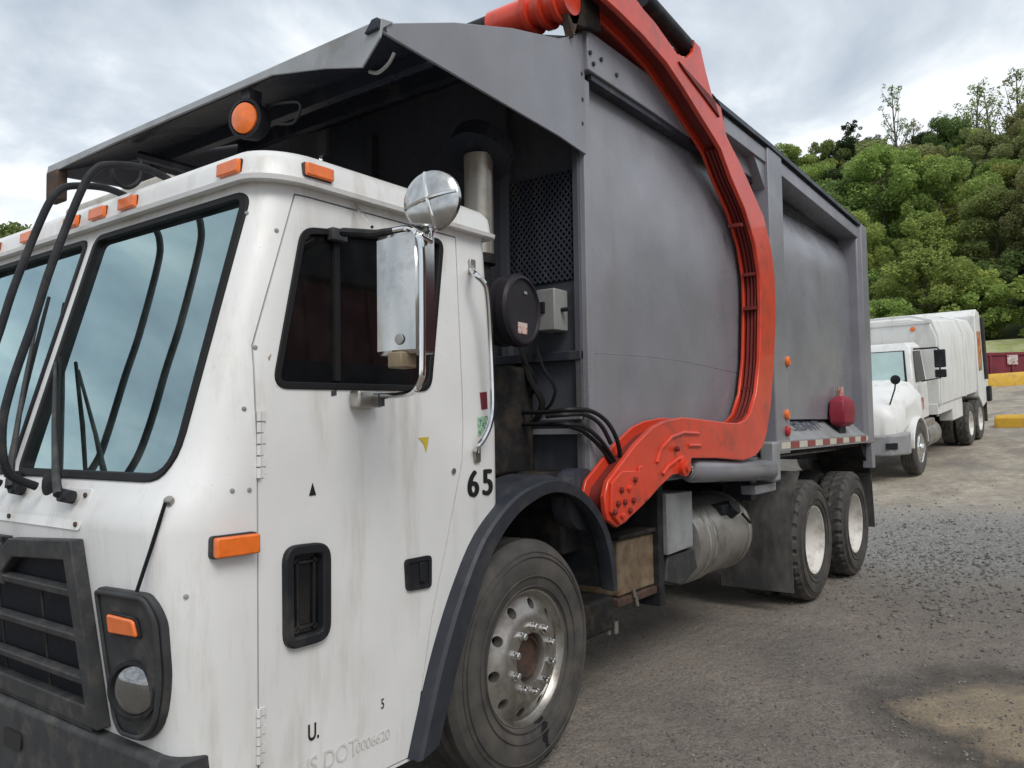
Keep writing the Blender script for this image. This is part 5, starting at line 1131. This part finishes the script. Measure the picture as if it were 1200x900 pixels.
# cab
cs_ = [[(.40, .2, 1.0), (.40, 2.2, 1.0), (1.58, 2.2, 1.0), (1.58, .2, 1.0)], [(.40, .2, 1.74), (.40, 2.2, 1.74), (1.58, 2.2, 1.74), (1.58, .2, 1.74)], [(.72, .3, 2.5), (.72, 2.1, 2.5), (1.58, 2.1, 2.5), (1.58, .3, 2.5)], [(.86, .4, 2.6), (.86, 2.0, 2.6), (1.58, 2.0, 2.6), (1.58, .4, 2.6)]]
cb2 = B2(MB().loft(cs_), 'cab', 'white2', .03)
B2(MB().prism([(.433, .32, 1.80), (.433, 2.08, 1.80), (.70, 2.0, 2.44), (.70, .4, 2.44)], (-.022, 0, .008)), 'windshield_frame', 'black', .01, cb2)
B2(MB().prism([(.412, .36, 1.83), (.412, 2.04, 1.83), (.664, 1.97, 2.42), (.664, .43, 2.42)], (-.012, 0, .006)), 'windshield_pane', pm('pale_windshield', (.38, .50, .49), .12, var=.15, scale=2, spec=.8), 0, cb2)
for k in (0, 1):
    fl = mir2 if k else (lambda b: b)
    B2(fl(MB().prism([(.60, .208, 1.78), (1.42, .208, 1.78), (1.42, .282, 2.42), (.86, .282, 2.42)], (0, -.012, 0))), 'side_window', pm('dark_side_window%d' % k, (.012, .016, .016), .15, spec=.25), .005, cb2)
    B2(fl(MB().box(.55, .185, 1.02, 1.45, .198, 1.72)), 'door_panel', 'white2', .006, cb2)
    B2(fl(MB().box(.50, .09, .62, 1.55, .35, .98)), 'side_step', 'alu', .02)
    B2(fl(MB().box(.62, .17, 1.20, 1.05, .184, 1.45)), 'door_sign', pm('door_sign%d' % k, (.55, .42, .36), .5, dirt=(.45, .10, .05), da=(.48, .54), dscale=9), 0, cb2)
    ma = B2(fl(MB().tube([(.62, .22, 2.46), (.62, -.22, 2.46), (.62, -.25, 2.42), (.62, -.25, 1.85), (.62, .1, 1.80)], .018, 6)), 'mirror_arm', 'black')
    B2(fl(MB().box(.58, -.36, 2.06, .68, -.16, 2.42)), 'mirror_head', 'black', .02, ma); B2(fl(MB().box(.58, -.36, 1.86, .68, -.16, 2.02)), 'mirror_head', 'black', .02, ma)
    B2(fl(MB().tube([(-.85, .35, 1.45), (-.95, .22, 1.75), (-.95, .20, 1.9)], .014, 6)), 'hood_mirror_arm', 'black', 0, hood); B2(fl(MB().lathe([(.085, -.02), (.09, .01), (.001, .04)], (-.95, .2, 1.92), (-1, 0, 0), 16)), 'hood_mirror', 'black', 0, hood)
# packer body
def bsec(x, h, s_=0): return [(x, .02+s_, 1.22), (x, .0+s_, 1.6), (x, .0+s_, h-.45), (x, .12+s_, h-.12), (x, .5, h), (x, 1.9, h), (x, 2.28-s_, h-.12), (x, 2.4-s_, h-.45), (x, 2.4-s_, 1.6), (x, 2.38-s_, 1.22)]
body2 = B2(MB().loft([bsec(1.72, 3.10), bsec(1.80, 3.16), bsec(6.0, 3.16)]), 'packer_body', 'white2', .02)
for x in (1.76, 4.4): 
    B2(MB().loft([[tuple(Vector(p)+Vector((0, -.03 if p[1] < 1.2 else .03, .02 if p[2] > 3 else 0))) for p in bsec(q, 3.16)] for q in (x, x+.10)]), 'body_rib', 'white2', .008, body2)
B2(MB().box(1.70, .1, 2.98, 1.74, 2.3, 3.05), 'head_rail', 'white2', .005, body2)
B2(MB().lathe([(.05, 0), (.05, .02), (.001, .03)], (1.715, .45, 2.88), (-1, 0, 0), 14), 'marker_light', 'amber', 0, body2)
# hydraulics gap between cab and body, chassis, tank
B2(MB().box(1.60, .3, 1.0, 1.71, 2.1, 1.9), 'rear_cab_wall', 'white2')
B2(MB().box(1.70, .05, 1.02, 3.2, .30, 1.25), 'body_sill', 'white2', .01)
B2(MB().cyl((.75, .30, .66), (1.75, .30, .66), .28, 28), 'fuel_tank', 'tank')
for y in (.75, 1.55): B2(MB().box(-.9, y, .72, 8.0, y+.1, 1.0), 'frame_rail', 'chassis')
B2(MB().box(3.2, .05, .75, 4.3, .35, 1.3), 'side_tank', 'white2', .03)
# tailgate hopper
tg = B2(MB().loft([[(6.02, y, 1.1), (6.02, y, 3.16), (6.25, y, 3.32), (6.6, y, 3.25), (7.2, y, 2.2), (7.4, y, 1.5), (7.3, y, .95), (6.5, y, .80)] for y in (-.03, 2.43)]), 'tailgate', 'white2', .02)
B2(MB().prism([(6.15, -.034, 1.75), (6.6, -.034, 1.75), (6.6, -.034, 2.75), (6.15, -.034, 2.75)], (0, -.004, 0)), 'graphic_panel', pm('orange_red_graphic', (.55, .22, .08), .5, var=.4, scale=3, dirt=(.10, .12, .07), da=(.48, .6), dscale=2.2), 0, tg)
B2(MB().prism([(6.2, -.04, 2.2), (6.55, -.04, 2.2), (6.5, -.04, 2.55), (6.25, -.04, 2.6)], (0, -.003, 0)), 'graphic_panel', pm('deep_red_graphic', (.42, .06, .03), .5, var=.3, dirt=(.5, .33, .05), da=(.5, .56), dscale=4), 0, tg)
B2(MB().cyl((6.7, -.07, 3.1), (6.9, -.07, 1.5), .05, 12), 'tail_cylinder', 'trim', 0, tg)
B2(MB().box(7.0, -.12, .9, 7.3, -.035, 1.3), 'tail_lamp_box', 'black', .02, tg)
B2(MB().box(7.3, .02, .35, 7.33, .55, .95), 'rear_flap', 'flap', .005)
# wheels
fw2 = MB().lathe([(.30, .02), (.296, .006), (.28, .02), (.24, .03), (.2, .0), (.16, -.012), (.10, -.012), (.09, -.06), (.001, -.065), (.001, .1), (.29, .1)], (0, 0, 0), (0, 1, 0), 32, True).build('front_wheel', 'chrome', T2)
tyre_mb(.52, .288, .28, 'rib', 64).build('tyre', 'tyre', fw2, smooth=28)
fw2.location = (0, .04, .52)
o = copy_tree(fw2, T2); o.location = (0, 2.36, .52); o.rotation_euler.z = math.pi
rw2 = MB().lathe([(.300, .015), (.296, .004), (.280, .035), (.258, .075), (.252, .15), (.19, .178), (.14, .15), (.10, .08), (.001, .08), (.001, .2), (.29, .2)], (0, 0, 0), (0, 1, 0), 32, True).build('rear_wheel', 'rimwhite', T2)
tyre_mb(.52, .288, .27, 'lug', 96).build('tyre', 'tyre', rw2, smooth=28)
it = tyre_mb(.52, .288, .27, 'lug', 96); it.v = [(x, y+.32, z) for x, y, z in it.v]; it.build('inner_tyre', 'tyre', rw2, smooth=28)
rw2.location = (4.95, .0, .52)
for x, y, rz in ((6.2, .0, 0), (4.95, 2.4, math.pi), (6.2, 2.4, math.pi)):
    o = copy_tree(rw2, T2); o.location = (x, y, .52); o.rotation_euler.z = rz
for x in (0, 4.95, 6.25): B2(MB().cyl((x, .3, .52), (x, 2.1, .52), .08, 12), 'axle', 'chassis')

# ------------------------------------------------------------------ loose stones
def stones():
    vs, fs_ = [], []; r = random.Random(3)
    base = [(1,0,0), (-1,0,0), (0,1,0), (0,-1,0), (0,0,1), (0,0,-1)]; ff = [(0,2,4), (2,1,4), (1,3,4), (3,0,4), (2,0,5), (1,2,5), (3,1,5), (0,3,5)]
    for _ in range(7000):
        px, py = r.uniform(560, 1230), 560+340*r.random()**.8
        q = ghit2(px, py)
        if q is None: continue
        x, y = q.x, q.y
        s = .003+.011*r.random()**4
        if -.8 < x < 6.6 and y > -.1 and r.random() < .5: continue
        b = len(vs); z = gz(x, y)
        a = r.random()*6.28; ca, sa_ = math.cos(a), math.sin(a); k = [r.uniform(.6, 1.3) for _ in range(6)]
        for (u, v, w_), kk in zip(base, k): vs.append((x+(u*ca-v*sa_*.7)*s*kk, y+(u*sa_+v*ca*.7)*s*kk, z+w_*s*kk*.6+s*.25))
        fs_ += [tuple(b+i for i in f) for f in ff]
    for _ in range(3500):
        q = ghit2(r.gauss(1100, 75), r.gauss(655, 42))
        if q is None: continue
        x, y = q.x, q.y; s = .006+.024*r.random()**3; b = len(vs); z = gz(x, y); a = r.random()*6.28; ca, sa_ = math.cos(a), math.sin(a); k = [r.uniform(.6, 1.3) for _ in range(6)]
        for (u, v, w_), kk in zip(base, k): vs.append((x+(u*ca-v*sa_*.7)*s*kk, y+(u*sa_+v*ca*.7)*s*kk, z+w_*s*kk*.6+s*.2))
        fs_ += [tuple(b+i for i in f) for f in ff]
    m = MB(); m.v = vs; m.f = fs_; return m
def ghit2(px, py):
    d = ray(px, py)
    if d.z >= -.01: return None
    q = CAM + d*(-CAM.z/d.z)
    for _ in range(4): q = CAM + d*((gz(q.x, q.y)-CAM.z)/d.z)
    return q if q.x < 14 else None
tag(stones().build('gravel', pm('loose_stone', (.19, .175, .155), .7, var=.5, scale=9, dirt=(.085, .08, .076), da=(.45, .6), dscale=5), None, smooth=0), 'small loose stones scattered over the wet yard', 'gravel', kind='stuff')

# ------------------------------------------------------------------ unseen maroon shed, form made up to fill the reflection in the door glass
tl = thing('reflection_shed', (5.5, -8.6, 0), 'unseen maroon metal shed added for its reflection in the side window of the white cab', 'shed')
MT['mtrail'] = pm('reflection_shed_maroon_metal', (.15, .02, .035), .55, var=.25, scale=1.2, dirt=(.09, .05, .045), da=(.5, .75), dscale=1)
MB().box(.5, -10.6, -.05, 10.5, -6.6, 4.6).build('reflection_shed_wall', 'mtrail', tl, .02)
MB().loft([[(.3, y, 4.602), (.3, y, 4.66), (5.5, y, 5.8), (10.7, y, 4.66), (10.7, y, 4.602)] for y in (-10.8, -6.45)]).build('reflection_shed_roof', 'dgrey', tl, .02)
for x in np.arange(.7, 10.4, .6): MB().box(x, -6.598, .02, x+.06, -6.56, 4.55).build('reflection_shed_rib', 'mtrail', tl)
MB().box(3.2, -6.555, .0, 6.2, -6.52, 3.4).build('reflection_shed_door', 'dgrey', tl, .01)
